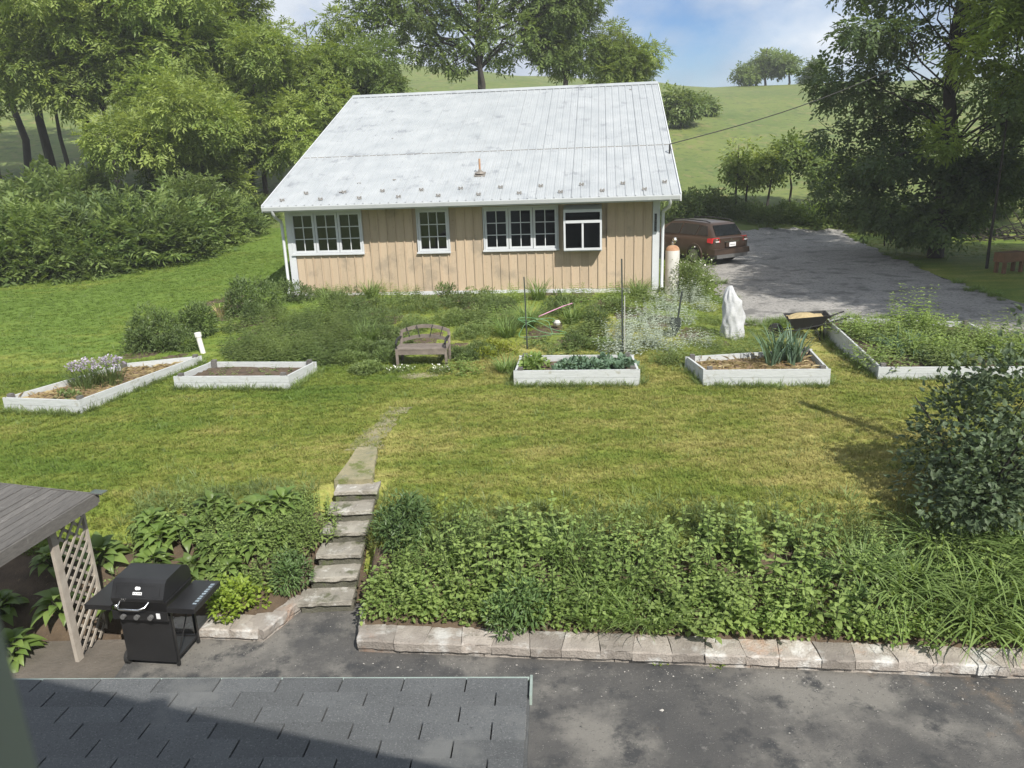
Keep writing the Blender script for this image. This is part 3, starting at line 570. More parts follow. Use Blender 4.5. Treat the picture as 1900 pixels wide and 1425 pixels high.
# ================================================================== retaining walls and steps
def blockmesh(w, d, t, seed, back=.85):
    r_ = np.random.default_rng(seed); g = G(); nxx = 6; V_ = []; 
    for z in (0, t*.85, t):
        for yy, sc in ((0, 1), (d*.5, (1+back)/2), (d, back)):
            for i in range(nxx):
                x = (i/(nxx-1)-.5)*w*sc; j = r_.normal(0, .006) if yy == 0 else 0
                inset = .010 if z == t and yy == 0 else 0
                V_.append((x+(r_.normal(0,.003)), yy+j+inset, z+(r_.normal(0,.003) if z == t else 0)))
    def id(a, b, i): return (a*3+b)*nxx+i
    F_ = []
    for i in range(nxx-1):
        for a in range(2): F_.append([id(a,0,i), id(a,0,i+1), id(a+1,0,i+1), id(a+1,0,i)]); F_.append([id(a,2,i+1), id(a,2,i), id(a+1,2,i), id(a+1,2,i+1)])
        for b in range(2): F_.append([id(2,b,i), id(2,b,i+1), id(2,b+1,i+1), id(2,b+1,i)]); F_.append([id(0,b,i+1), id(0,b,i), id(0,b+1,i), id(0,b+1,i+1)])
    for a in range(2):
        for b in range(2): F_.append([id(a,b,0), id(a+1,b,0), id(a+1,b+1,0), id(a,b+1,0)][::-1]); F_.append([id(a,b,nxx-1), id(a,b+1,nxx-1), id(a+1,b+1,nxx-1), id(a+1,b,nxx-1)][::-1])
    g.add(V_, F_); return g.mesh('block', M['block'])
capw = [.40,.32]; capm = [[blockmesh(.395, .30, .10, 10+i, .82) for i in range(4)], [blockmesh(.315, .30, .10, 20+i, 1.2) for i in range(4)]]
corm = [blockmesh(.44, .22, .13, 30+i, .9) for i in range(4)]
def run_wall(root, a, b, zt, slope=0, start=0, course=True, ledge=.0):
    a, b = np.array([*a, 0.]), np.array([*b, 0.]); d = b-a; ln = np.linalg.norm(d); d /= ln; ang = math.atan2(d[1], d[0]); s = 0; k = start; n_ = np.array([-d[1], d[0], 0])
    while s < ln-.12:
        w = capw[k % 2]
        if s+w > ln+.1: w_ = ln-s
        else: w_ = w
        p = a+d*(s+w_/2)+n_*random.uniform(-.01,.01); o = put(capm[k % 2][random.randrange(4)], 'cap_block', root, p+[0,0,zt-.10+slope*s]-ORG[root.name]); o.rotation_euler = (random.uniform(-.012,.012), random.uniform(-.012,.012), ang+random.uniform(-.012,.012)); o.scale.x = w_/w
        s += w_; k += 1
    if course:
        s = 0; k = 0
        while s < ln-.1:
            w_ = min(.45, ln-s); p = a+d*(s+w_/2)+n_*.035; o = put(corm[k % 4], 'wall_block', root, p+[0,0,zt-.235+slope*s]-ORG[root.name]); o.rotation_euler = (0, 0, ang); o.scale.x = w_/.45; s += w_; k += 1
wr = thing('retaining_wall', (1.6, 6.7, 0), 'low tan block retaining wall along the driveway right of the steps', 'retaining wall')
run_wall(wr, (-1.74, 7.03), (11.5, 7.03-.126*13.24), .16, 0)
run_wall(wr, (-1.80, 7.64), (-1.745, 7.06), .162, 0, 1)
wl = thing('retaining_wall', (-3, 7.4, 0), 'low angled block wall with pale caps between the grill and the steps', 'retaining wall')
run_wall(wl, (-4.3, 7.46), (-2.83, 7.27), .15, 0); run_wall(wl, (-2.80, 7.27), (-2.50, 7.93), .155, 0)
steps = thing('garden_steps', (-2.2, 8.4, 0), 'flight of weathered concrete block steps rising from driveway to lawn', 'steps')
M['riser'] = mat('mossy_shaded_riser_stone', (.12,.115,.09), (.075,.075,.055), 6, .95, [((.09,.11,.04), 5, .55), ((.2,.19,.17), 18, .62)], .9, 40)  # moss, plus the risers' weaker sunlight put into a darker colour
def stone(c, w, d, t, yaw, m, name, seed, par):
    r_ = np.random.default_rng(seed); g = G(); nn = 8; P = []
    for z in (-t, -t*.15, 0):
        for yy in (0, d*.08, d):
            for i in range(nn): P.append([(i/(nn-1)-.5)*w+r_.normal(0,.004), yy+(.010 if z == 0 and yy == 0 else 0)+(r_.normal(0,.007) if yy < d*.5 else 0), z+(r_.normal(0,.005) if z == 0 else 0)])
    Fq = []
    for i in range(nn-1):
        Fq += [[i, i+1, 3*nn+i+1, 3*nn+i], [3*nn+i, 3*nn+i+1, 6*nn+i+1, 6*nn+i], [6*nn+i, 6*nn+i+1, 7*nn+i+1, 7*nn+i], [7*nn+i, 7*nn+i+1, 8*nn+i+1, 8*nn+i], [2*nn+i+1, 2*nn+i, 5*nn+i, 5*nn+i+1],[5*nn+i+1,5*nn+i,8*nn+i,8*nn+i+1]]
    for i in (0, nn-1):
        for a in range(2):
            for b in range(2): q = [(a*3+b)*nn+i, (a*3+b+1)*nn+i, ((a+1)*3+b+1)*nn+i, ((a+1)*3+b)*nn+i]; Fq.append(q if i else q[::-1])
    g.add(P, Fq); g.xf(rot3(0,0,yaw), c); return g.build(name, m, par)
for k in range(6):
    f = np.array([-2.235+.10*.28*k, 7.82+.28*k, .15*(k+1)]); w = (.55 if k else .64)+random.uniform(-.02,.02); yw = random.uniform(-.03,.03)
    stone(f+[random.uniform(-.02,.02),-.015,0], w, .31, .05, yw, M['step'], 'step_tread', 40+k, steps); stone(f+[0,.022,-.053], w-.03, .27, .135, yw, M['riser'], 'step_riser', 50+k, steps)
g = G(); pts_ = [at(622,912), at(694,910), at(704,838), at(664,838)]
sl_ = [np.array([p[0], p[1], 0.]) for p in pts_]; P = []
for z in (.95-.1, .985, ):
    for i, p in enumerate(sl_):
        q = sl_[(i+1) % 4]
        for t_ in np.linspace(0, 1, 5)[:-1]: c = p+(q-p)*t_; P.append([c[0]+rng.normal(0,.012), c[1]+rng.normal(0,.012), float(h(c[0],c[1]))+(-.12 if z < .9 else .07)])
n16 = 16; g.add(P, [[i, (i+1) % n16, n16+(i+1) % n16, n16+i] for i in range(n16)]); g.add(np.vstack([P[n16:], np.mean(P[n16:], 0)]), [[i, (i+1) % n16, n16] for i in range(n16)])
tag(g.build('stone_slab', M['straw'], None, base=at(660,880)), 'worn straw-covered stone slab in the lawn above the top step', 'stone slab')
sheet('straw_path', [tuple(at(*p)[:2]) for p in ((640,838),(672,806),(700,782),(722,757))], [tuple(at(*p)[:2]) for p in ((702,838),(718,806),(738,782),(762,757))], M['straw'], .012, 20, 6, .04)

# ================================================================== raised beds
def bed(label, px, board, posts=True, soil='soil', lift=.30, close=True):
    """px: photo pixels of the ground corners, going round: front-left, front-right, back-right, back-left"""
    c = [at(*p) for p in px]; root = thing('raised_bed', np.mean(c, 0), label, 'raised bed', 'white raised garden beds')
    zt = max(p[2] for p in c[:2])+lift
    n = len(c)
    for i in range(n):
        a, b = c[i].copy(), c[(i+1) % n].copy()
        d = b-a; d[2] = 0; ln = np.linalg.norm(d); d /= ln; inn = np.array([-d[1], d[0], 0])
        za, zb_ = zt, zt
        for (l0, l1) in ((-.06, .5), (.5, 1.)):
            g = G(); q = []
            e = .04 if i % 2 == 0 else 0.0
            for s_, o_ in ((a-d*e, 0), (b+d*e, 0), (b+d*e, .038), (a-d*e, .038)): q.append(s_+inn*(o_-.019))
            lo = zt-lift+(lift)*l0-(.12 if l0 < 0 else -.004); hi = zt-lift+lift*l1
            g.hexa([[p[0],p[1],lo] for p in q]+[[p[0],p[1],hi] for p in q]); g.build('bed_board', M['bedwhite'], root)
    cen = np.mean(c, 0)
    for p in c:
        if posts:
            d = cen-p; d[2] = 0; d /= np.linalg.norm(d); q = p+d*.09; g = G(); g.box((q[0], q[1], zt-.08), (.085,.085,.26), rot3(0,0,math.atan2(Uv[1],Uv[0]))); g.build('corner_post', M['greywood'], root)
    # soil surface
    g = G(); k = 14; P = []
    for i in range(k):
        for j in range(k):
            s_, t_ = i/(k-1), j/(k-1); s_ = .02+s_*.96; t_ = .02+t_*.96
            p = (c[0]*(1-s_)+c[1]*s_)*(1-t_)+(c[3]*(1-s_)+c[2]*s_)*t_; P.append([p[0], p[1], zt-.10+rng.normal(0,.014)])
    g.add(P, [[i*k+j, (i+1)*k+j, (i+1)*k+j+1, i*k+j+1] for i in range(k-1) for j in range(k-1)]); g.build('bed_soil', M[soil], root, True)
    return root, c, zt
bed1, c1, z1_ = bed('long white raised bed with straw mulch, at the far left of the lawn', [(15,762),(150,768),(372,673),(235,688)], 2, soil='mulch', lift=.24)
bed2, c2, z2_ = bed('white raised bed of bare dark soil, left of the wooden bench', [(330,722),(535,722),(585,690),(395,690)], 2, lift=.24)
bed3, c3, z3_ = bed('white raised bed of leafy seedlings between the two dark stakes', [(958,716),(1183,716),(1172,682),(968,683)], 2, lift=.28)
bed4, c4, z4_ = bed('white raised bed with straw mulch and a clump of leeks', [(1308,716),(1534,716),(1500,680),(1275,684)], 2, soil='mulch', lift=.28)
bed5, c5, z5_ = bed('large white raised bed crowded with leafy plants, beside the gravel', [(1632,706),(1960,706),(1790,632),(1530,620)], 2, lift=.24)
# ================================================================== lean-to roof with lattice at the left
lt = thing('lean_to', (-5.6, 7.4, 0), 'low weathered plank roof on posts with a lattice side, left of the grill', 'shelter')
LT = atz(175, 915, 1.72); ld = unit(atz(0,1022,1.69)-LT); lq = np.array([ld[1], -ld[0], 0.]); lq = lq if lq[0] < 0 else -lq; lq = unit(lq)
for k in range(17):
    a = LT+lq*(.0+k*.105); b = a+ld*2.6; z = .045*k*.105/.105*.0+k*.004
    g = G(); g.bar(a+ld*.06*random.random()*.5+lq*.052+[0,0,-.01+random.uniform(-.003,.003)+z], b+lq*.052+[0,0,-.01+z], .099, .022); g.build('roof_plank', M['greywood'], lt)
g = G(); g.bar(LT-lq*.012-[0,0,.07], LT+ld*2.6-lq*.012-[0,0,.07], .02, .13); g.bar(LT-ld*.012-[0,0,.06]-lq*.03, LT+lq*1.8-ld*.012+[0,0,0.01], .02, .10); g.build('fascia', M['greywood'], lt)
g = G(); g.box(LT-lq*.03-ld*.02+[0,0,.004], (.16,.10,.014), rot3(0,0,math.atan2(lq[1],lq[0]))); g.build('metal_flashing', M['chrome'], lt)
lb0, lb1 = atz(148,1223,0), atz(198,1176,0)
for p, w in ((lb0, .085), (lb1+(lb1-lb0)*.04, .03)):
    g = G(); g.box((p[0], p[1], .76), (.04, w, 1.66), rot3(0,0,math.atan2(lb1[1]-lb0[1], lb1[0]-lb0[0])-math.pi/2)); g.build('post', M['lattice'], lt)
for x_, y_ in ((-6.4, 7.9), (-6.4, 5.7), (-4.95, 5.7)):
    g = G(); g.box((x_, y_, .82), (.08,.08,1.66)); g.build('post', M['greywood'], lt)
ldv = lb1-lb0; lw = np.linalg.norm(ldv); ldv = ldv/lw; lo_, hi_ = .03, 1.58
ln_ = np.array([ldv[1], -ldv[0], 0])
def clip_slat(s0, sign):
    # slat along (1, sign) in (s, z): s in 0..lw, z in lo_..hi_
    pts = []
    for s_ in np.linspace(0, lw, 60):
        z = s0+sign*s_
        if lo_ <= z <= hi_: pts.append((s_, z))
    return (pts[0], pts[-1]) if len(pts) > 5 else None
for sign, off in ((.95, .012), (-.95, -.012)):
    for z0 in np.arange(lo_-lw*1.3, hi_+lw*1.3, .145):
        cl = clip_slat(z0, sign)
        if cl:
            (sa, za), (sb_, zb2) = cl; a = lb0+ldv*sa+[0,0,za]+ln_*off; b = lb0+ldv*sb_+[0,0,zb2]+ln_*off
            g = G(); g.bar(a, b, .009, .03, np.cross(ln_, unit(b-a))); g.build('lattice_slat', M['lattice'], lt)
# ================================================================== gas grill
go = np.array([-3.86, 6.93, 0.]); Rg = rot3(0,0,rad(-8))
grill = thing('gas_grill', go, 'black gas barbecue grill with two side shelves on the driveway by the lattice', 'grill')
def gp(x, y, z): return go+Rg @ np.array([x, y, z])
def gb(g, x0, x1, y0, y1, z0, z1): return g.box(gp((x0+x1)/2, (y0+y1)/2, (z0+z1)/2), (x1-x0, y1-y0, z1-z0), Rg)
g = G(); gb(g, -.275,.275,.0,.015,.07,.62); gb(g, -.275,-.262,.016,.42,.07,.62); gb(g, -.26,.26,.05,.42,.07,.10); g.build('cart_panel', M['black'], grill)
for x_, y_ in ((-.26,.03),(.27,.03),(-.26,.42),(.27,.42)):
    g = G(); gb(g, x_-.015, x_+.015, y_-.015, y_+.015, .02 if x_ > 0 else .06, .70); g.build('leg', M['black'], grill)
g = G(); gb(g, .258,.272,.046,.404,.09,.115); gb(g,-.27,.27,.41,.43,.09,.115); g.bar(gp(.27,.05,.12), gp(.27,.41,.6), .01,.01); g.build('brace', M['black'], grill)
g = G(); g.hexa([gp(-.25,.03,.58), gp(.25,.03,.58), gp(.25,.42,.58), gp(-.25,.42,.58), gp(-.30,-.04,.80), gp(.30,-.04,.80), gp(.30,.46,.80), gp(-.30,.46,.80)]); g.build('firebox', M['black'], grill)
for x0, x1 in ((-.60,-.305),(.305,.60)):
    g = G(); gb(g, x0, x1, -.06, .48, .735, .755); gb(g, x0, x1, -.06, -.045, .70, .733); gb(g, x0, x1, .465, .48, .70, .733)
    e = x0 if x0 < 0 else x1-.012; gb(g, e, e+.012, -.043, .463, .70, .733); g.build('side_shelf', M['black'], grill)
g = G(); prof = [(-.055,.805),(-.06,.845),(.02,.985),(.06,1.01),(.34,1.015),(.43,.97),(.47,.90),(.47,.805)]
for s_ in (-1, 1): 
    P = [gp(s_*.285, y, z) for y, z in prof]; c_ = gp(s_*.285, .2, .9); g.add(P+[c_], [[j, (j+1) % 8, 8] for j in range(8)])
P = [gp(s_*.285, y, z) for s_ in (-1,1) for y, z in prof]; g.add(P, [[j, j+1, 9+j, 8+j] for j in range(7)]); lid = g.build('lid', M['black'], grill)
fd = unit(np.array([0,.08,.14])); fn = np.array([0,-fd[2],fd[1]])
def lidp(u, v, o=.004): return gp(u, -.06+fd[1]*v+fn[1]*o, .845+fd[2]*v+fn[2]*o)
g = G(); 
for c_, r_ in ((-.012, .02), (.012, .018), (0, .0)):
    if r_: P = [lidp(c_+r_*math.cos(t), .105+r_*.9*math.sin(t), .004+abs(c_)*.1) for t in np.linspace(0, 2*math.pi, 15)[:-1]]; g.add(P, [list(range(14))])
g.build('emblem', M['logo'], lid)
g = G(); P = [lidp(u, v) for u, v in ((-.05,.04),(.05,.04),(.05,.068),(-.05,.068))]; g.add(P, [[0,1,2,3]]); pl_ = g.build('badge', M['logo'], lid)
g = G()
for k, u in enumerate((-.042,-.02,-.002,.012,.026,.036)): P = [lidp(a, b, .0055) for a, b in ((u,.047),(u+.008,.047),(u+.008,.061),(u,.061))]; g.add(P, [[0,1,2,3]])
g.build('badge_lettering', M['plastic_grey'], lid)
for r0 in ((-.24,.02,.24,.025),(-.24,.13,.24,.135),(-.24,.025,-.235,.13),(.235,.025,.24,.13)):
    g = G(); P = [lidp(a, b, o) for o in (.0005,.004) for a, b in ((r0[0],r0[1]),(r0[2],r0[1]),(r0[2],r0[3]),(r0[0],r0[3]))]; g.hexa(P); g.build('lid_rib', M['black'], lid)
g = G(); g.tube([gp(-.2,-.05,.80), gp(-.195,-.10,.775), gp(-.16,-.135,.765), gp(.05,-.135,.765), gp(.1,-.10,.775), gp(.115,-.05,.805)], .011, 8); g.lathe(gp(-.215,-.09,.775), [(.0,-.02),(.02,-.018),(.02,.018),(0,.02)], 10); g.build('handle', M['chrome'], grill, True)
g = G(); gb(g, -.3,.3,-.062,-.045,.60,.70); pn = g.build('control_panel', M['black'], grill)
for x_ in (-.17, -.02, .13):
    g = G(); g.tube([gp(x_,-.064,.65), gp(x_,-.10,.65)], .026, 12); g.bar(gp(x_,-.10,.665), gp(x_,-.10,.635), .012, .01, (1,0,0)); g.build('knob', M['plastic_grey'], pn)
g = G(); gb(g, .185,.225,-.068,-.063,.63,.69); g.build('igniter_plate', M['logo'], pn)
g = G()
for k in range(9):
    x_ = .52+.045*(k % 2)*.6; y_ = .03+k*.045; gb(g, .535-.0, .575, y_, y_+.03 if k % 3 else y_+.022, .7552, .7565)
g.build('shelf_print', M['bluegrey'], grill)
for x_, y_ in ((-.30,.06),(-.30,.40)):
    w_ = gp(x_, y_, .075); ax_ = Rg @ np.array([1,0,0]); g = G(); g.tube([w_-ax_*.02, w_+ax_*.02], .075, 16); wh = g.build('wheel', M['rubber'], grill); 
    g = G(); g.tube([w_-ax_*.024, w_-ax_*.018], .04, 10); g.build('hub', M['plastic_grey'], grill)
# foreground dirt rocks
rockm = []
for q in range(4):
    r_ = np.random.default_rng(60+q); g = G(); n_ = 9; prof = [(0.001,-.5),(.8,-.35),(1,.0),(.75,.4),(.35,.52),(.001,.5)]; g.lathe((0,0,0), prof, n_); g.V[0] = g.V[0]*(1+r_.normal(0,.1,(len(g.V[0]),1)))*[.5,.4,.4]; rockm.append(g.mesh('rock', M['dirt']))
for k, (px, py, s_) in enumerate(((120,1235,.34),(95,1215,.26),(175,1250,.2),(160,1238,.16),(85,1250,.28))):
    p = at(px, py); o = bpy.data.objects.new('rock', rockm[k % 4]); COL.objects.link(o); o.location = p+[0,0,.02]; o.scale = (s_*1.4, s_, s_*.45); o.rotation_euler = (0,0,k*1.3)
    tag(o, ['flat grey-brown rock beside the foot of the lattice','grey rock behind the flat one, left of the lattice foot','small rounded rock near the grill wheel','small stone between the grill wheel and the lattice','broad grey rock nearest the window frame'][k], 'rock')
# pebbles and plaster crumbs on the asphalt
g = G(); n_ = 1500; xx = rng.uniform(-3.4, 7.5, n_); dd = rng.exponential(.25, n_); wy = wall_y(xx); yy = np.where(rng.random(n_) < .75, wy-.05-dd, rng.uniform(2.5, 7, n_)); keep = (yy > 1) & ((yy > 3.45) | (xx > .1)); xx, yy = xx[keep], yy[keep]; s_ = rng.lognormal(-5.75, .55, len(xx)); 
oc = np.array([[1,0,0],[0,1,0],[-1,0,0],[0,-1,0],[0,0,.7]]); Vp = np.stack([xx, yy, np.full(len(xx), .003)], 1)[:, None]+oc[None]*s_[:, None, None]*rng.uniform(.6,1.4,(len(xx),5,1))
F0 = np.array([[0,1,4],[1,2,4],[2,3,4],[3,0,4]]); g.add(Vp.reshape(-1,3), ((np.arange(len(xx))*5)[:,None,None]+F0[None]).reshape(-1,3)); tag(g.build('pebbles', M['pebble']), 'scattered pale pebbles and crumbs on the dark driveway', 'pebbles', kind='stuff')

# ================================================================== bench
bp = [at(735,682), at(833,682)]; bo_ = (bp[0]+bp[1])/2; bx = unit(bp[1]-bp[0]); bx[2] = 0; bx = unit(bx); by = np.array([-bx[1], bx[0], 0]); wb = np.linalg.norm(bp[1]-bp[0])*.98
bench = thing('garden_bench', bo_, 'weathered grey wooden garden bench with an arched back', 'bench')
def bq(x, y, z): return bo_+bx*x+by*y+np.array([0,0,z*.86])
sc_ = wb/1.15
for s_ in (-1, 1):
    x_ = s_*(wb/2-.03)
    g = G(); g.bar(bq(x_,0,-.1), bq(x_,-.01,.42), .05,.06,(0,1,0)); g.build('leg', M['bench'], bench)
    g = G(); g.tube([bq(x_,.42,-.1), bq(x_,.42,.40), bq(x_,.50,.68)], .032, 6); g.build('leg', M['bench'], bench)
    g = G(); g.tube([bq(x_,.45,.6), bq(x_,.3,.63), bq(x_,.08,.63), bq(x_,-.04,.56), bq(x_,-.03,.47), bq(x_,.05,.44)], [.02,.024,.024,.022,.02,.012], 6); g.build('armrest', M['blackm'], bench)
for k in range(5):
    y_ = .0+k*.092; g = G(); g.bar(bq(-wb/2,y_,.43), bq(wb/2,y_,.43), .075, .028); g.build('seat_slat', M['bench'], bench)
g = G(); g.bar(bq(-wb/2+.05,-.02,.36), bq(wb/2-.05,-.02,.36), .025, .09); g.build('apron', M['bench'], bench)
for z_, am in ((.70, .12), (.50, .10)):
    g = G(); t_ = np.linspace(-1, 1, 13); P = []
    for t in t_:
        z = z_+am*(1-t*t); yb_2 = .42+.26*(z-.4)
        P += [bq(t*wb/2*.97, yb_2, z-.04), bq(t*wb/2*.97, yb_2, z+.04), bq(t*wb/2*.97, yb_2+.03, z+.04), bq(t*wb/2*.97, yb_2+.03, z-.04)]
    F_ = [[i*4+j, i*4+(j+1) % 4, (i+1)*4+(j+1) % 4, (i+1)*4+j] for i in range(12) for j in range(4)]+[[0,1,2,3],[51,50,49,48]]
    g.add(P, F_); g.build('back_rail', M['bench'], bench)
for t in np.linspace(-.6,.6,4):
    g = G(); p0 = bq(t*wb/2, .455, .60); p1 = bq(t*wb/2+(.06 if t > 0 else -.06), .49, .74+.12*(1-t*t)); g.tube(curve(p0, p1, 0, 5), .009, 5); g.build('back_scroll', M['blackm'], bench)
g = G(); cpos = at(775,697); 
for k in range(1): g.lathe(cpos+[0,0,-.02], [(.36,.0),(.34,.03),(.2,.04),(.001,.042)], 14)
o = tag(g.build('paving_stone', M['straw'], None, base=cpos), 'flat pale paving stone in the grass in front of the bench', 'paving stone'); o.scale = (1.2,.55,1)

# ================================================================== stakes, pipe, hose, shovel
for px, pb, pt, lab, wh in ((975,648,518,'dark steel stake standing at the left end of the seedling bed',0), (1152,655,488,'dark steel stake standing at the right end of the seedling bed, pale at its foot',1)):
    b = at(px+4, pb); d = np.linalg.norm(b-CAMP); hgt = (pb-pt)/FP*d*1.03; t_ = thing('stake', b, lab, 'stake', 'steel stakes by the seedling bed')
    g = G(); g.bar(b-[0,0,.2], b+[-.02*hgt,0,hgt], .026, .026, (0,1,0)); g.bar(b+[-.02,.028,0], b+[-.02*hgt,.028,hgt], .007, .022, (0,1,0)); g.build('shaft', M['post'], t_)
    if wh: g = G(); g.tube([b+[.03,-.03,.0], b+[.02,-.03,hgt*.62]], .008, 6); g.build('pale_rod', M['concrete'], t_)
pp = at(378,655); pip = thing('standpipe', pp, 'short white leaning pipe with a cap by the far left bed', 'pipe')
g = G(); g.tube([pp-[0,0,.1], pp+[-.06,0,.36]], .055, 10); g.build('tube', M['pvc'], pip, True); g = G(); g.tube([pp+[-.06,0,.36], pp+[-.068,0,.45]], .07, 10); g.build('cap', M['pvc'], pip)
hp = at(1000,632); g = G(); P = []
for t in np.linspace(0, 5.2*math.pi, 150):
    k_ = t/(5.2*math.pi); P.append(hp+np.array([math.cos(t)*(.42+.14*math.sin(1.7*t))+.25*(k_-.5), math.sin(t)*(.26+.1*math.sin(2.3*t)), .26+.16*math.sin(.8*t+1)+.08*k_]))
g.tube(P, .008, 5); tag(g.build('garden_hose', M['hose'], None, True, base=hp), 'tangled bright green garden hose behind the seedling bed', 'hose')
g = G(); P = [at(1000,612)+[0,0,.3], at(1020,608)+[0,0,.36], at(1045,602)+[0,0,.42], at(1062,596)+[0,0,.42]]; g.tube(P, .012, 5); tag(g.build('cord', M['pink'], None, True, base=P[0]), 'pink and white cord sticking out above the green hose', 'cord')
wp_ = at(1034,610); g = G(); g.lathe(wp_+[0,0,.14], [(.001,-.06),(.06,-.05),(.08,0),(.05,.05),(.001,.06)], 10); tag(g.build('stone', M['concrete'], None, base=wp_), 'small round white stone beside the green hose', 'stone')
sp_ = at(1253,624); sh = thing('shovel', sp_, 'dark shovel standing upright among the silver plants', 'shovel')
g = G(); g.tube([sp_+[.02,0,.2], sp_+[.13,.05,.95]], .02, 8); g.build('handle', M['post'], sh)
g = G(); P = [(-.10,0,.36),(.10,0,.36),(.12,0,.18),(.0,.0,-.05),(-.12,0,.18)]; g.add([sp_+np.array(p)+[0,.0,.04] for p in P]+[sp_+np.array(p)+[0,.02,.04] for p in P], [[0,1,2,3,4],[9,8,7,6,5]]); g.add([sp_+np.array(p)+[0,o,.04] for o in (0,.02) for p in P], [[i,(i+1)%5,5+(i+1)%5,5+i] for i in range(5)]); g.build('blade', M['post'], sh)
# white sack
bp_ = at(1357,628); g = G(); n_ = 48; r_ = np.random.default_rng(5); V_ = []
pz_ = np.array([0,.05,.2,.4,.6,.75,.9,1.0,1.08,1.16,1.2]); pr_ = np.array([.25,.28,.27,.255,.25,.235,.22,.19,.15,.09,.04]); zz_ = np.linspace(0,1.2,34); ks = len(zz_)
fold = [(r_.integers(2,13), r_.uniform(-14,14), r_.uniform(0,6.28), r_.uniform(.02,.05)) for _ in range(9)]
for z in zz_:
    r = np.interp(z, pz_, pr_)
    for j in range(n_):
        t = 2*math.pi*j/n_; f = 1+sum(a*(1-2*abs(math.sin(.5*(k*t+w*z+p)))) for k, w, p, a in fold)
        lean = .10*max(0,z-.5); notch = -.22*max(0, math.cos(t-.3))*smooth(.75,1.2,z)
        V_.append((r*f*math.cos(t)-lean+.02, r*f*math.sin(t)*.75, z*.97+notch+(.04*math.sin(5*t) if z < .03 else 0)))
g.add(np.array(V_)+bp_, [[i*n_+j, i*n_+(j+1) % n_, (i+1)*n_+(j+1) % n_, (i+1)*n_+j] for i in range(ks-1) for j in range(n_)])
tag(g.build('white_sack', M['bag'], None, True, base=bp_), 'tall crumpled white sack standing by the gravel edge', 'sack')
# wheelbarrow
wp = at(1492,628); R_ = rot3(0,0,rad(-12)); wbr = thing('wheelbarrow', wp, 'black wheelbarrow heaped with pale wood chips behind the leeks', 'wheelbarrow')
def wq(x, y, z): return wp+R_ @ np.array([x, y, z])
g = G(); lo = [(-.25,-.18,.24),(.22,-.18,.24),(.22,.18,.24),(-.25,.18,.24)]; hi = [(-.44,-.33,.50),(.46,-.32,.58),(.46,.32,.58),(-.44,.33,.50)]
g.add([wq(*p) for p in lo+hi], [[0,3,2,1],[0,1,5,4],[1,2,6,5],[2,3,7,6],[3,0,4,7]]); hi2 = [(p[0]*.95,p[1]*.93,p[2]) for p in hi]; lo2 = [(p[0],p[1],p[2]+.02) for p in lo]
g.add([wq(*p) for p in lo2+hi2], [[0,1,2,3],[4,5,1,0],[5,6,2,1],[6,7,3,2],[7,4,0,3]]); g.add([wq(*p) for p in hi+hi2], [[i,(i+1)%4,4+(i+1)%4,4+i] for i in range(4)]); g.build('tub', M['rubber'], wbr)
g = G(); k_ = 9; P = []
for i in range(k_):
    for j in range(k_): x_, y_ = -.38+.74*i/(k_-1), -.27+.54*j/(k_-1); P.append(wq(x_, y_, .47+.05*i/(k_-1)+.10*max(0, 1-((x_+.08)/.36)**2-(y_/.28)**2)+random.uniform(-.01,.01)))
g.add(P, [[i*k_+j,(i+1)*k_+j,(i+1)*k_+j+1,i*k_+j+1] for i in range(k_-1) for j in range(k_-1)]); g.build('wood_chip_load', M['chips'], wbr)
g = G(); 
for s_ in (-1,1): g.tube([wq(-.62,0.05*s_,.16), wq(-.2,.17*s_,.22), wq(.3,.24*s_,.36), wq(.85,.30*s_,.56)], .018, 6); g.tube([wq(.2,.2*s_,.3), wq(.3,.22*s_,0), wq(.38,.22*s_,.0), wq(.35,.23*s_,.35)], .013, 6)
g.build('frame', M['blackm'], wbr, True)
g = G(); c_ = wq(-.62,0,.17); ax_ = R_ @ np.array([0,1,0]); g.tube([c_-ax_*.04, c_+ax_*.04], .17, 16); g.build('wheel', M['rubber'], wbr)
# propane tank
tp_ = np.array([4.49, 21.0, 1.20]); tk = thing('propane_tank', tp_, 'tall white propane cylinder with a rusty top beside the garage corner', 'propane tank')
g = G(); g.lathe(tp_, [(.19,0),(.19,1.16),(.186,1.2)], 20); g.build('cylinder', M['tank'], tk, True)
g = G(); g.lathe(tp_, [(.187,1.198),(.17,1.26),(.12,1.31),(.05,1.335),(.001,1.337)], 20); g.build('dome', M['rust'], tk, True)
g = G(); g.tube([tp_+[0,0,1.32], tp_+[0,0,1.40]], .03, 8); g.tube([tp_+[-.02,0,1.40], tp_+[.07,0,1.42]], .035, 8); g.lathe(tp_+[.05,-.03,1.44],[(.06,0),(.07,.04),(.05,.09),(.001,.1)],10); g.build('valve', M['chrome'], tk)

# ================================================================== car
cb = at(1375,489); cb = np.array([9.0, 28.6, float(h(8.4, 29))]); fwd = unit(np.array([-.47,.88,0])); rt = np.array([fwd[1], -fwd[0], 0])
cb = aty(1356, 470, 28.4)*[1,1,0]+np.array([0,0,float(h(8.3,28.6))])
car = thing('parked_car', cb+fwd*2.4, 'bronze brown station wagon parked beside the garage, rear to the camera', 'car')
def cq(x, y, z): return cb+rt*x+fwd*y+np.array([0,0,z])      # y = forward from the rear bumper
st = [(0.0,.72,.40,.80,.98,.99),(.06,.86,.30,.84,1.0,1.0),(.5,.90,.26,.88,1.02,1.03),(1.2,.91,.24,.90,1.02,1.03),(2.2,.91,.22,.90,1.0,1.01),(3.2,.90,.22,.88,.97,.98),(3.7,.89,.24,.84,.93,.95),(4.4,.84,.26,.72,.82,.84),(4.72,.66,.32,.55,.70,.72),(4.8,.5,.38,.40,.62,.64)]
g = G(); P = []
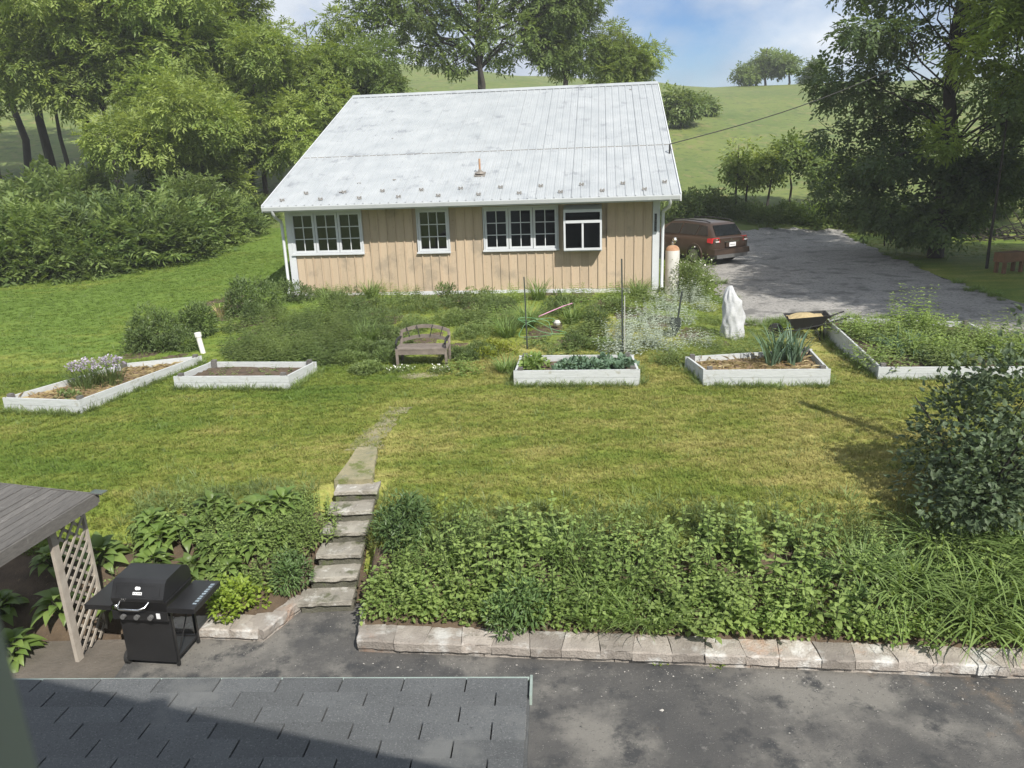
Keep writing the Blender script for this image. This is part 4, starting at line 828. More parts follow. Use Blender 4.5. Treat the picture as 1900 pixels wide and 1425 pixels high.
for (y, w, zb_, wt, zs, zt) in st:
    half = [(w*.80,zb_),(w*.97,zb_+.08),(w*1.0,zb_+.28),(w*.985,zs-.14),(w*.93,zs-.02),(wt*.86,zt)]
    ring = [(x, z) for x, z in half]+[(-x, z) for x, z in half[::-1]]; P += [cq(x, y, z) for x, z in ring]
k_ = 12; n_ = len(st); F_ = [[i*k_+j, i*k_+(j+1) % k_, (i+1)*k_+(j+1) % k_, (i+1)*k_+j] for i in range(n_-1) for j in range(k_)]; g.add(P, F_)
g.add(P[:k_], [list(range(k_))[::-1]]); g.add(P[-k_:], [list(range(k_))]); g.build('body', M['carpaint'], car, True)
gh = [(.12,.74,1.0),(.48,.58,1.46),(.75,.59,1.50),(1.9,.60,1.53),(2.6,.57,1.50),(3.75,.72,.98)]           # roof spine stations for the cabin: (y, halfwidth, z)
g = G(); P = []
bl = [(.05,.78,.985),(.3,.80,1.0),(.6,.81,1.01),(1.9,.81,1.0),(2.8,.80,.98),(3.8,.76,.95)]
for (y0, w0, z0), (y1, w1, z1) in zip(bl, gh): P += [cq(-w0,y0,z0), cq(-w1,y1,z1), cq(-w1*.7,y1+.0,z1+.03), cq(w1*.7,y1,z1+.03), cq(w1,y1,z1), cq(w0,y0,z0)]
g.add(P, [[i*6+j, i*6+j+1, (i+1)*6+j+1, (i+1)*6+j] for i in range(5) for j in range(5)]); g.add(P[:6], [[5,4,3,2,1,0]]); g.build('cabin', M['carpaint'], car, True)
def cglass(name, pts, m=M['carglass']):
    g = G(); P = [np.array(p) for p in pts]; n = np.cross(P[1]-P[0], P[2]-P[0]); n /= np.linalg.norm(n); c = sum(P)/len(P); n = n if np.dot(n, c-cq(0,2,1.0)) > 0 else -n
    k = len(P); g.add([p+n*.016 for p in P]+[p-n*.03 for p in P], [list(range(k))]+[[i, (i+1) % k, k+(i+1) % k, k+i] for i in range(k)] if k == 4 else [[i, (i+1) % k, k+(i+1) % k, k+i] for i in range(k)]); 
    return g.build(name, m, car)
cglass('rear_window', [cq(-.62,.145,1.06), cq(.62,.145,1.06), cq(.54,.42,1.43), cq(-.54,.42,1.43)])
for s_ in (-1, 1):
    for (a, b, c_, d_) in (((.40,1.08),(.98,1.08),(.92,1.43),(.60,1.41)), ((1.04,1.08),(1.92,1.07),(1.86,1.46),(.98,1.44)), ((1.98,1.07),(3.0,1.05),(2.62,1.42),(1.93,1.46))):
        def sd(y, z): return cq(s_*(np.interp(z, [1.0,1.48],[.815,.605])), y, z)
        cglass('side_window', [sd(*a), sd(*b), sd(*c_), sd(*d_)])
    g = G(); g.tube([cq(s_*.54,.55,1.53), cq(s_*.55,.75,1.58), cq(s_*.56,1.9,1.61), cq(s_*.54,2.5,1.58), cq(s_*.53,2.65,1.52)], .022, 6); g.build('roof_rail', M['blackm'], car)
    g = G(); g.hexa([cq(s_*.56,-.015,.86), cq(s_*.885,.07,.84), cq(s_*.90,.30,.86), cq(s_*.56,.10,.88), cq(s_*.58,.005,1.02), cq(s_*.83,.10,1.02), cq(s_*.855,.34,1.0), cq(s_*.56,.15,1.02)]); tl = g.build('taillight', M['tail'], car)
    g = G(); g.box(cq(s_*.69,-.005,.89), (.16,.05,.035), np.array([rt, fwd, [0,0,1]]).T); g.build('reverse_lamp', M['lens'], car)
    for y_ in (.98, 3.72):
        c_ = cq(s_*.80, y_, .34); g = G(); g.tube([c_-rt*s_*.10, c_+rt*s_*.112], .34, 20); wh = g.build('wheel', M['rubber'], car)
        g = G(); g.tube([c_+rt*s_*.10, c_+rt*s_*.12], .23, 16)
        hub = g.build('rim', M['rim'], car)
        g = G(); th = np.linspace(-.25, math.pi+.25, 15); P = [cq(s_*x, y_+r*math.cos(t), .34+r*math.sin(t)) for t in th for x, r in ((.90,.37),(.925,.38),(.925,.45),(.88,.46))]; g.add(P, [[i*4+j, i*4+j+1, (i+1)*4+j+1, (i+1)*4+j] for i in range(14) for j in range(3)]); g.build('wheel_arch', M['carpaint'], car)
    g = G(); g.box(cq(s_*1.0, 2.95, 1.05), (.18,.12,.14), np.array([rt, fwd, [0,0,1]]).T, taper=.85); g.build('mirror', M['carpaint'], car)
g = G(); g.hexa([cq(-.86,-.08,.42), cq(.86,-.08,.42), cq(.90,.3,.42), cq(-.90,.3,.42), cq(-.84,-.06,.62), cq(.84,-.06,.62), cq(.89,.3,.62), cq(-.89,.3,.62)]); g.build('bumper', M['carpaint'], car)
g = G(); g.hexa([cq(-.72,-.07,.28), cq(.72,-.07,.28), cq(.78,.2,.28), cq(-.78,.2,.28), cq(-.76,-.085,.415), cq(.76,-.085,.415), cq(.8,.2,.415), cq(-.8,.2,.415)]); g.build('bumper_valance', M['plastic_grey'], car)
Rc = np.array([rt, fwd, [0,0,1]]).T
g = G(); g.box(cq(0,-.03,.76), (.62,.06,.16), Rc); g.build('plate_recess', M['carpaint'], car)
g = G(); g.box(cq(0,-.066,.76), (.31,.012,.15), Rc); pl_ = g.build('licence_plate', M['logo'], car)
g = G()
for k in range(6): g.box(cq(-.1+k*.04,-.074,.75), (.018,.003,.05), Rc)
g.build('plate_lettering', M['plastic_grey'], pl_)
g = G(); g.box(cq(0,-.025,.865), (.7,.05,.03), Rc); g.build('chrome_strip', M['chrome'], car)
g = G(); g.box(cq(0,.012,.94), (.08,.03,.05), Rc); g.build('car_badge', M['chrome'], car)
# brown wooden object, brush pile, log and utility cable
p = at(1870,505); g = G(); R_ = rot3(0,0,.3)
st_ = thing('wooden_trough', p, 'brown wooden planter on legs in the shade at the right edge', 'planter')
g.box(p+[0,0,.5], (.9,.4,.3), R_); g.build('box', M['brownwood'], st_)
for dx in (-.35,.35):
    for dy in (-.14,.14): g = G(); g.box(p+R_ @ np.array([dx,dy,.17]), (.09,.09,.36), R_); g.build('leg', M['brownwood'], st_)
p = at(1860,445); g = G()
for k in range(90):
    a = p+[rng.normal(0,1.3), rng.normal(0,.5), abs(rng.normal(0,.25))]; d = unit(rng.normal(0,1,3)*[1,.6,.25])*rng.uniform(.5,1.3); g.tube([a, a+d*.5+[0,0,.05], a+d], [.03,.02,.01], 4, cap=False)
tag(g.build('brush_pile', M['barkdark'], None, base=p), 'heap of dark cut branches under the trees at the right edge', 'brush pile')
p0, p1 = bw(LEN+.4, 1.9, rz(1.9)+.25), aty(1830, 42, 24.5); g = G(); g.tube(curve(p0, p1, -.35, 16), .014, 5); g.tube([bw(LEN+.4,1.9,rz(1.9)-.1), p0], .025, 6); cbl = g.build('overhead_cable', M['blackm'], None, base=p0); tag(cbl, 'thin overhead cable running from the garage roof into the right-hand trees', 'cable')
# ================================================================== plants
def dome(g, c, rx, ry, hz, n, l, w, tint=.5, fine=False, lumps=7, seed=1, out=1., up=.35, tv=.15):
    """leaves over and inside a lumpy dome"""
    r_ = np.random.default_rng(seed); c = np.asarray(c, float)
    lc = unit(r_.normal(0,1,(lumps,3))*[1,1,.7]+[0,0,.35])*r_.uniform(.45,.72,(lumps,1)); lc[:,2] = np.abs(lc[:,2]); lr = r_.uniform(.38,.55,lumps); lt = r_.normal(0,.1,lumps)
    k = r_.integers(0, lumps, n); d = unit(r_.normal(0,1,(n,3))); q = lc[k]+d*(lr[k]*r_.uniform(.45,1,n)**.5*r_.uniform(.85,1.15,n))[:,None]
    ok = q[:,2] > -.05; q, d, k = q[ok], d[ok], k[ok]; P = c+q*[rx,ry,hz]
    a = d*out+r_.normal(0,.5,d.shape)+[0,0,up]
    leaves(g, P, a, l*r_.uniform(.65,1.25,len(P)), w*r_.uniform(.8,1.2,len(P)), tint+lt[k]+r_.normal(0,tv,len(P)), fine=fine, droop=.15)
def blades(g, c, r, n, l, w, spread=.6, droop=.8, tint=.5, seed=1, seg=5, ry=None):
    r_ = np.random.default_rng(seed); th = r_.uniform(0,2*math.pi,n); rr = r*np.sqrt(r_.uniform(0,1,n)); b = np.stack([rr*np.cos(th), (ry or r)/r*rr*np.sin(th), np.zeros(n)],1)+np.asarray(c, float)
    ph = th+r_.normal(0,.7,n); sp = spread*r_.uniform(.3,1.2,n); d = np.stack([np.cos(ph)*sp, np.sin(ph)*sp, np.ones(n)],1); d = unit(d); L_ = l*r_.uniform(.55,1.15,n); dr = droop*r_.uniform(.4,1.3,n)
    hd = np.stack([np.cos(ph), np.sin(ph), np.zeros(n)],1); sd = np.stack([-np.sin(ph), np.cos(ph), np.zeros(n)],1); V_ = []
    for i in range(seg+1):
        t = i/seg; p = b+d*(L_*t)[:,None]+hd*(L_*dr*.45*t*t)[:,None]-np.array([0,0,1.])*(L_*dr*.5*t**2.4)[:,None]; ww = w*(1-t**2)*.5+w*.04
        V_ += [p-sd*ww, p+sd*ww]
    V_ = np.stack(V_,1); k = 2*(seg+1); F0 = np.array([[2*i,2*i+1,2*i+3,2*i+2] for i in range(seg)])
    g.add(V_.reshape(-1,3), ((np.arange(n)*k)[:,None,None]+F0[None]).reshape(-1,4), np.repeat(np.clip(tint+r_.normal(0,.2,n),0,1), k))
def weeds(g, c, r, n, hgt, l, w, seed=1, fine=True, tint=.5, ry=None, gap=.07, mi=0, lean=.25, smi=None):
    """upright stems with opposite leaves"""
    r_ = np.random.default_rng(seed); c = np.asarray(c, float); P, A, LL, TT = [], [], [], []
    for i in range(n):
        th = r_.uniform(0,6.28); rr = r*math.sqrt(r_.uniform()); b = c+[rr*math.cos(th), (ry or r)*rr/r*math.sin(th), -.03]; H = hgt*r_.uniform(.55,1.1)*(1-.35*(rr/r)**2); tip = np.array([rr/r*math.cos(th)*lean*H+r_.normal(0,.05), rr/r*math.sin(th)*lean*H+r_.normal(0,.05), H]); tt = r_.normal(tint,.12)
        m_ = max(int(H/gap), 3); ph = r_.uniform(0,6.28)
        for k in range(1, m_+1):
            f = k/m_; p = b+tip*f; sz = l*(1.15-.65*f)*r_.uniform(.8,1.2)
            for s_ in (0, math.pi):
                a = ph+k*1.57+s_+r_.normal(0,.3); P.append(p); A.append([math.cos(a), math.sin(a), .1+.5*f-.35*(1-f)+r_.normal(0,.15)]); LL.append(sz); TT.append(tt+.18*f+r_.normal(0,.07))
        if smi is not None: g.tube([b, b+tip*.5, b+tip], [.006,.005,.003], 4, False, .3, smi)
    LL = np.array(LL); leaves(g, np.array(P), np.array(A), LL, LL*(w/l), np.array(TT), fine=fine, fold=.12, droop=.18, up=np.array([0,0,1.])+r_.normal(0,.2,(len(LL),3)), mi=mi)
def plant(name, loc, label, cat, group=None, **parts):
    """parts: name = (G in local coordinates, material)"""
    if len(parts) == 1:
        g, m = next(iter(parts.values())); o = bpy.data.objects.new(name, g.mesh(name, m)); COL.objects.link(o); o.location = [float(v) for v in loc]; return tag(o, label, cat, group)
    root = thing(name, loc, label, cat, group)
    for pn, (g, m) in parts.items(): put(g.mesh(pn, m), pn, root)
    return root
Z3 = (0,0,0)
# ---- weeds on the bank right of the steps
protos = []
for q in range(7):
    g = G(); weeds(g, Z3, .36, (30,24,34,28,20,30,26)[q], (.5,.62,.42,.55,.66,.48,.36)[q], (.105,.12,.085,.11,.095,.075,.13)[q], (.07,.075,.055,.06,.045,.05,.085)[q], seed=100+q, smi=1, gap=.085, tint=(.5,.62,.38,.55,.3,.7,.5)[q]); protos.append(g.mesh('weed_clump', [L['nettle'], M['stem']]))
protos2 = []
for q in range(2):
    g = G(); weeds(g, Z3, .34, 28, .52, .11, .036, seed=120+q, gap=.055, smi=1, tint=.55); protos2.append(g.mesh('willowy_clump', [L['nettle'], M['stem']]))
gprot = []
for q in range(3):
    g = G(); blades(g, Z3, .26, 150, .55, .014, .55, .9, seed=130+q); gprot.append(g.mesh('grass_tuft', L['strap']))
dprot = []
for q in range(3):
    g = G(); blades(g, Z3, .22, 100, .7, .026, .7, 1.15, seed=140+q, tint=.6); dprot.append(g.mesh('daylily_clump', L['strap']))
pprot = []
for q in range(2):
    g = G(); dome(g, Z3, .5, .45, .62, 1500, .10, .030, seed=150+q, fine=True, up=.2); pprot.append(g.mesh('peony_bush', L['peony']))
def place(me, name, x, y, s, label, cat, group=None, dz=0, rz_=None, sz=None):
    o = bpy.data.objects.new(name, me); COL.objects.link(o); o.location = (float(x), float(y), float(h(x, y))+dz); o.rotation_euler = (0,0,random.uniform(0,6.28) if rz_ is None else rz_); o.scale = (s, s, sz or s); return tag(o, label, cat, group)
def bank_pt(x, f): yb = float(wall_y(x))+.46; yt = 9.05-.1*(x+1.74); return yb+(yt-yb)*f
x = -1.4; WL = ('leafy weed clump in the front row above the cap stones','leafy weed clump in the second row up the bank','leafy weed clump in the third row up the bank','leafy weed clump at the top of the bank'); WG = 'weed clumps on the bank'
while x < 7.2:
    for fi, f in enumerate((.02, .2, .38, .56)):
        xx_ = x+.16*f+random.uniform(-.1,.12); y_ = bank_pt(xx_, f+random.uniform(-.07,.07)); u = random.random()
        if u > .9 and f > .1: place(pprot[fi % 2], 'leafy_bush', xx_, y_, random.uniform(.35,.6), 'small dark fine-leaved plant among the pale bank weeds', 'plant', 'dark fine-leaved plants on the bank'); continue
        grassy = math.exp(-((xx_-.9)/.55)**2); dl = 1/(1+math.exp(-(xx_-3.9)*3))
        if f > .5 and 2.2 < xx_ < 5 and u < .4: continue
        if u < grassy*.6+.05 : place(random.choice(gprot), 'grass_tuft', xx_, y_, random.uniform(.75,1.05), 'tuft of long green grass among the bank weeds, above the middle of the wall', 'grass tuft', 'grass tufts on the bank')
        elif u < dl*.75: place(random.choice(dprot), 'daylily_clump', xx_, y_, random.uniform(.8,1.05), 'clump of arching strap leaves '+('spilling over the cap stones','in the second row behind the caps','in the third row behind the caps','at the back by the lawn')[fi]+(' left of the shrub' if xx_ < 4.6 else ' below the right shrub'), 'daylily', 'daylily clumps row '+'abcd'[fi]+(' left' if xx_ < 4.6 else ' right'))
        elif xx_ < .6 and u > .6 and f > .2: place(random.choice(protos2), 'willowy_clump', xx_, y_, random.uniform(.85,1.1), 'clump of narrow-leaved weeds on the bank just right of the steps', 'weed', 'narrow-leaved weeds by the steps')
        else: place(protos[min(6, max(0, int(3.2+2.2*math.sin(xx_*2.3+fi*1.7)+random.uniform(-1.5,1.5))))], 'weed_clump', xx_, y_, random.uniform(.6,1.25)*(.75 if f < .1 else 1)*(.6 if xx_ < -1.15 else 1), WL[fi]+(', near the steps' if xx_ < .3 else ', mid-lawn' if xx_ < 2.4 else ', toward the right shrub'), 'weed', WG+' row '+'abcd'[fi]+(' left' if xx_ < .3 else ' middle' if xx_ < 2.4 else ' right'))
    x += .38
for (px, py, s, lab) in ((745,1000,.9,'dark leafy bush at the top right of the steps'), (545,1080,.66,'dark green fine-leaved bush left of the lower steps'), (955,1150,.8,'bush with pale tips above the wall, left of the long grass')):
    p = at(px, py); place(pprot[px % 2], 'leafy_bush', p[0], p[1], s, lab, 'bush')
# low leafy fringe over the caps
g = G(); n_ = 9000; xx_ = rng.uniform(-1.75, 7.5, n_); yy_ = wall_y(xx_)+.29+np.abs(rng.normal(0,.32,n_)); zz_ = h(xx_,yy_)+rng.uniform(.02,.2,n_); leaves(g, np.stack([xx_,yy_,zz_],1), np.stack([rng.normal(0,.6,n_), rng.normal(-.5,.5,n_), rng.normal(.1,.4,n_)],1), rng.uniform(.04,.075,n_), .04, rng.uniform(.2,.9,n_), fine=True)
tag(g.build('creeping_weeds', L['nettle']), 'low creeping leaves spilling over the cap stones of the wall', 'weeds', kind='stuff')
for k in range(9): place(protos[k % 5], 'weed_clump', -1.52+.045*k+random.uniform(-.04,.04), 7.62+.15*k, random.uniform(.35,.5), 'small weed clump leaning over the right side of the steps', 'weed', 'small weeds beside the steps')
# ---- hostas left of the steps; every leaf an object
hl = []
for q in range(3):
    g = G(); r_ = np.random.default_rng(160+q); k1, k2 = 7, 5; P = []
    for i in range(k1):
        t = i/(k1-1); wd = .5*math.sin(math.pi*min(t*.93+.07,1)**.75)*(1-.1*t)
        for j in range(k2): s_ = j/(k2-1)*2-1; P.append([t*.26, s_*wd*.17, .055*math.sin(math.pi*t*.8)-.13*t*t+abs(s_)*.022*(1-t)+r_.normal(0,.002)])
    g.add(P, [[i*k2+j,(i+1)*k2+j,(i+1)*k2+j+1,i*k2+j+1] for i in range(k1-1) for j in range(k2-1)], .3+.25*q); hl.append(g.mesh('leaf', L['hosta'], True))
def hosta(p, s, label, n=20, group=None):
    root = thing('hosta', p, label, 'hosta', group); gs = G()
    for k in range(n):
        ring = k/n; a = k*2.4+random.uniform(-.3,.3); el = .25+1.0*(1-ring)*random.uniform(.7,1.2); r0 = (.06+.20*ring)*s; z0 = (.14+.20*(1-ring))*s
        o = put(hl[(k*7) % 3], 'leaf', root, (r0*math.cos(a), r0*math.sin(a), z0)); o.rotation_euler = Matrix((Matrix.Rotation(a,3,'Z') @ Matrix.Rotation(-(el-.45),3,'Y') @ Matrix.Rotation(random.uniform(-.3,.3),3,'X')).to_4x4()).to_euler(); sc = s*random.uniform(.75,1.15); o.scale = (sc,sc,sc)
        gs.tube([(0,0,0), (r0*.6*math.cos(a), r0*.6*math.sin(a), z0*.6), (r0*math.cos(a), r0*math.sin(a), z0)], .005, 4, False)
    put(gs.mesh('stalks', M['stem']), 'stalks', root); return root
hs = [(-4.35,8.2,'hosta right behind the left shelf of the grill'),(-4.05,8.6,'hosta high on the bank above the left grill shelf'),(-3.65,8.8,'hosta at the lawn edge above the grill lid'),(-3.25,8.85,'hosta at the lawn edge above the lime yellow mound'),(-2.85,8.55,'hosta nearest the steps, beside the fine-leaved bush'),(-3.6,8.35,'hosta directly behind the grill lid'),(-3.15,8.4,'hosta above the lime yellow mound, halfway up the bank'),(-4.2,7.85,'hosta squeezed between lattice and grill lid'),(-4.55,8.75,'hosta at the lawn edge just right of the lattice top'),(-3.85,8.1,'hosta low behind the right half of the grill'),(-3.4,8.05,'hosta low between grill and lime yellow mound'),(-4.4,8.5,'hosta halfway up the bank right of the lattice'),(-2.95,8.95,'hosta at the lawn edge nearest the steps'),(-3.85,8.95,'hosta topmost on the bank, above the grill'),(-5.0,8.3,'hosta in the shade just behind the lattice'),(-5.2,7.7,'hosta in the shade at the foot of the lattice'),(-5.6,8.3,'hosta at the back under the plank roof'),(-5.5,7.2,'hosta nearest the window frame, under the plank roof'),(-5.9,7.7,'hosta at the left edge under the plank roof'),(-4.5,7.7,'hosta poking through beside the lattice')]
for k, (x_, y_, lab) in enumerate(hs): hosta(np.array([x_, y_, float(h(x_, y_))]), random.uniform(.56,.74), lab, 32, 'hostas left of the steps')
for k, (px, py) in enumerate(((585,985),(560,1000),(525,1010),(490,1015),(595,955),(545,975),(505,985),(450,1010))):
    p = at(px, py+12); place(random.choice(protos2), 'willowy_clump', p[0], p[1], random.uniform(.65,.85), 'clump of narrow leaves at the top of the bank, left of the steps', 'weed', 'narrow-leaved weeds left of the steps')
for k in range(26):
    x_, y_ = random.uniform(-4.7,-2.75), random.uniform(7.75,9.05)
    if y_ < 7.9 and x_ > -3.4: continue
    wlab = ('by the lawn edge' if y_ > 8.6 else 'halfway up the bank' if y_ > 8.2 else 'low on the bank')+(' behind the grill' if x_ < -3.6 else ' toward the steps')
    place(random.choice(protos2+protos[3:5]), 'willowy_clump', x_, y_, random.uniform(.45,.8), 'narrow-leaved weed among the hostas, '+wlab, 'weed', 'weeds among the hostas '+wlab)
p = at(445,1125); g = G(); dome(g, Z3, .36, .34, .36, 1500, .05, .043, fine=True, seed=9, up=.5); plant('lime_groundcover', p+[0,-.02,.0], 'lime yellow mound of small round leaves beside the grill', 'groundcover plant', foliage=(g, L['limecover']))
p = at(500,1085); o = place(protos[1], 'weed_clump', p[0], p[1], .55, 'small leafy weed behind the lime yellow mound', 'weed')
for k, (px, py, s_, lab) in enumerate(((385,1078,.16,'flat tan stone lying behind the grill shelf'), (560,1050,.11,'small pale rock leaning by the steps'), (548,1078,.13,'tan rock low beside the lower steps'))):
    p = at(px, py); o = bpy.data.objects.new('rock', rockm[k]); COL.objects.link(o); o.location = p+[0,0,.03]; o.scale = (s_*1.5,s_,s_*.6); tag(o, lab, 'rock')
# weeds growing in the driveway
for px, py, lab in ((1228,1232,'tiny weed in the driveway edge below the middle of the wall'), (1335,1238,'tiny yellowish weed in the driveway, right of the other one')):
    p = atz(px, py, 0); g = G(); dome(g, Z3, .09, .07, .06, 70, .03, .015, seed=px); plant('driveway_weed', p, lab, 'weed', foliage=(g, L['limecover']))
# ---- shrub at the right
p = at(1815, 945); g = G(); gs = G(); rr = np.random.default_rng(3)
dome(g, (.1,0,.25), 1.05, 1.0, 1.75, 5200, .085, .055, fine=True, lumps=16, seed=31, up=.1); dome(g, (-.35,-.35,.12), .7, .6, .75, 1100, .085, .055, fine=True, lumps=7, seed=32, up=.1); dome(g, (.9,.4,.5), .9,.9,1.9, 2600, .085,.055, fine=True, lumps=9, seed=33)
for k in range(10): a = rr.uniform(0,6.28); e = np.array([math.cos(a)*.8, math.sin(a)*.8, rr.uniform(.9,1.6)]); gs.tube(curve((rr.normal(0,.08),rr.normal(0,.08),-.1), e, .15, 6), np.linspace(.025,.006,6), 5)
plant('lilac_shrub', p, 'large rounded grey-green shrub on the lawn at the right edge', 'shrub', foliage=(g, L['shrub']), stems=(gs, M['barkdark']))
# ---- garden in front of the garage
def gbush(px, py, rx, hz, l, w, n, label, m='garden', fine=False, ry=None, name='garden_bush', cat='bush', seed=None, up=.35, out=1., flowers=None, lumps=8):
    p = at(px, py); g = G(); sd = seed or px; dome(g, Z3, rx, ry or rx*.85, hz, n, l, w, seed=sd, fine=fine, up=up, out=out, lumps=lumps); parts = dict(foliage=(g, L[m]))
    if flowers: f = G(); dome(f, (0,0,hz*.05), rx*1.02, (ry or rx*.85)*1.02, hz*1.06, flowers[0], .05, .05, seed=sd, up=1, lumps=lumps); parts['flowers'] = (f, L[flowers[1]])
    return plant(name, p, label, cat, **parts)
gbush(285,640,.62,.95,.10,.03,2600,'dark green bush at the left corner of the garden, by the mown lawn')
gbush(375,625,.58,.85,.10,.03,2300,'dark bush right of the corner bush, behind the white leaning pipe',seed=77)
gbush(262,655,.4,.55,.09,.03,1100,'small bush at the head of the far left bed',seed=91)
gbush(330,650,.5,.5,.09,.03,1400,'low dark bush in front of the two corner bushes',seed=92)
gbush(470,582,.75,1.3,.09,.04,3800,'round dark bush beside the garage downspout',seed=5)
gbush(532,560,.28,.7,.08,.03,700,'narrow bush against the left corner of the garage',seed=6)
gbush(643,578,.62,.62,.10,.012,2600,'feathery green mound below the left window',m='mid',seed=8,up=.8)
p = at(410,590); g = G(); blades(g, Z3, .1, 30, .7, .02, .5, .6, seed=4); plant('dry_stalks', p, 'pale dry stalks leaning among the dark bushes at the garden corner', 'stalks', stalks=(g, L['dry']))
for k, (px, py, s_) in enumerate(((455,655,1.),(490,640,1.),(525,660,1.),(560,635,1.05),(600,650,1.),(640,640,1.),(575,610,1.05),(520,612,1.),(620,612,1.),(662,620,.9),(475,672,.8),(550,668,.9),(600,668,.9))):
    p = at(px, py); g = G(); weeds(g, Z3, .46, 95, .56, .14, .024, seed=300+k, fine=False, gap=.05); plant('aster_clump', p, 'patch of upright narrow leaves in the garden behind the bare soil bed', 'plant', 'patches of narrow-leaved plants behind the bare bed', foliage=(g, L['mid' if k % 3 else 'garden']))
mounds = [(705,600,.6,.3),(745,580,.6,.34),(795,577,.65,.3),(850,573,.6,.3),(900,573,.55,.3),(760,612,.6,.28),(700,632,.5,.28),(835,600,.5,.25),(880,598,.55,.28),(930,580,.5,.35),(680,655,.45,.22),(650,672,.4,.18),(715,655,.45,.2),(870,625,.45,.22),(890,660,.45,.2),(855,668,.4,.18)]
mlab = ['below the left end of the long white sill','against the foundation under the single window','against the foundation right of the single window','under the left sash of the big right window','below the middle sash of the big right window','just behind the bench back','at the left of the bench, by the narrow-leaved patch','behind the right end of the bench','midway between bench and fountain grass','at the foot of the garage wall left of the fountain grass','right of the bare soil bed, at its back','beside the bare soil bed, nearest the lawn','just left of the bench seat','right behind the bench armrest','in front of the yellow-green mound','touching the right leg of the bench']
for k, (px, py, r, hz) in enumerate(mounds): gbush(px, py, r*1.0, hz*1.35, .05, .018, 3200, 'low spreading green mound '+mlab[k], m='mid' if k % 3 else 'garden', name='groundcover_mound', cat='groundcover plant', seed=400+k, up=.7)['group'] = 'low mounds behind the bench'
gbush(915,660,.52,.32,.045,.03,2400,'yellow-green mound right of the bench',m='yellow',name='yellow_mound',cat='groundcover plant',seed=12,up=.7)
p = at(978,605); g = G(); blades(g, Z3, .16, 420, .85, .012, .75, 1.1, seed=3, tint=.6); plant('fountain_grass', p, 'fountain of fine arching grass below the right window', 'ornamental grass', blades=(g, L['strap']))
for k, (px, py, r, hz, lab) in enumerate(((1098,590,.34,.75,'tall leafy weed against the wall below the box window'),(1160,580,.4,.6,'leafy weed near the right end of the garage wall'),(1075,615,.45,.3,'low weeds behind the seedling bed'),(1195,560,.3,.55,'weed at the foot of the right corner board'),(1010,640,.4,.25,'low weeds around the green hose'))):
    p = at(px, py); g = G(); weeds(g, Z3, r, int(50*r*r/.16)+12, hz, .09, .04, seed=500+k, fine=False); plant('tall_weed', p, lab, 'weed', foliage=(g, L['mid']))
for k, (px, py, s_) in enumerate(((1150,625,.9),(1180,610,1),(1215,595,1.05),(1245,575,1.05),(1200,640,.9),(1235,650,.8),(1165,655,.75),(1275,560,1.05),(1140,650,.7),(1262,600,.9),(1225,620,.9),(1290,640,.6),(1305,575,.8))):
    p = at(px, py); g = G(); weeds(g, Z3, .34, 52, .6*s_, .085, .026, seed=520+k, fine=False, gap=.05); plant('silver_plant', p, 'silvery white upright plant in the patch right of the seedling bed stakes', 'silver plant', 'silver-leaved plants by the garage corner', foliage=(g, L['silver']))
gbush(1290,552,.75,1.35,.06,.028,4600,'bush with small white flowers in front of the propane cylinder',m='mid',seed=21,flowers=(130,'flower'))
gbush(1272,552,.62,1.45,.06,.028,3400,'tall loose bush hiding the lower half of the propane cylinder',m='mid',seed=24,flowers=(60,'flower'))
gbush(1252,545,.42,1.0,.06,.028,1800,'small leafy bush at the foot of the propane cylinder',m='mid',seed=22,flowers=(30,'flower'))
for k, (px, py, r) in enumerate(((1300,620,.5),(1330,650,.5),(1390,640,.5),(1430,640,.5),(1270,670,.45),(1350,665,.4),(1410,620,.4),(1325,600,.4),(1400,660,.4),(1240,672,.35))):
    p = at(px, py); g = G(); weeds(g, Z3, r, 80, .36, .08, .024, seed=560+k, fine=False, gap=.05); plant('rough_grass_clump', p, 'rough green weeds growing around the white sack', 'weed', 'rough weeds around the white sack', foliage=(g, L['mid']))
fillers = [(440,612),(470,600),(500,585),(590,585),(610,570),(640,600),(665,590),(690,575),(720,560),(680,640),(735,640),(560,560),(590,553),(625,556),(690,553),(760,556),(830,556),(890,556),(930,600),(940,625),(900,612),(1030,585),(1050,570),(1070,560),(1060,600),(1090,625),(1110,612),(1125,575),(1140,555),(1185,550),(1210,555),(720,668),(690,690),(860,690),(940,690),(1040,655),(1070,648),(1120,645),(950,560),(1000,556)]
for k, (px, py) in enumerate(fillers):
    p = at(px, py); g = G(); q = k % 5; hz = (.42,.6,.35,.5,.7)[q]*(.6 if py > 640 else 1)
    if q in (0, 3): weeds(g, Z3, .36, 60, hz, .10, .035, seed=900+k, fine=False, gap=.05)
    elif q == 1: dome(g, Z3, .36,.32,hz, 1100, .08,.022, seed=900+k, up=.7)
    elif q == 2: dome(g, Z3, .42,.36,hz, 1500, .06,.025, seed=900+k, up=.5)
    else: blades(g, Z3, .16, 160, hz*1.05, .014, .55, .8, seed=900+k)
    plant('garden_plant', p, ('leafy upright plant filling the garden before the garage','feathery green plant in the garden before the garage','low leafy plant in the garden before the garage','narrow-leaved upright plant in the garden before the garage','grassy tuft in the garden before the garage')[q], 'plant', 'mixed garden plants '+'abcde'[q], foliage=(g, L[('mid','garden','mid','nettle','strap')[q]]))
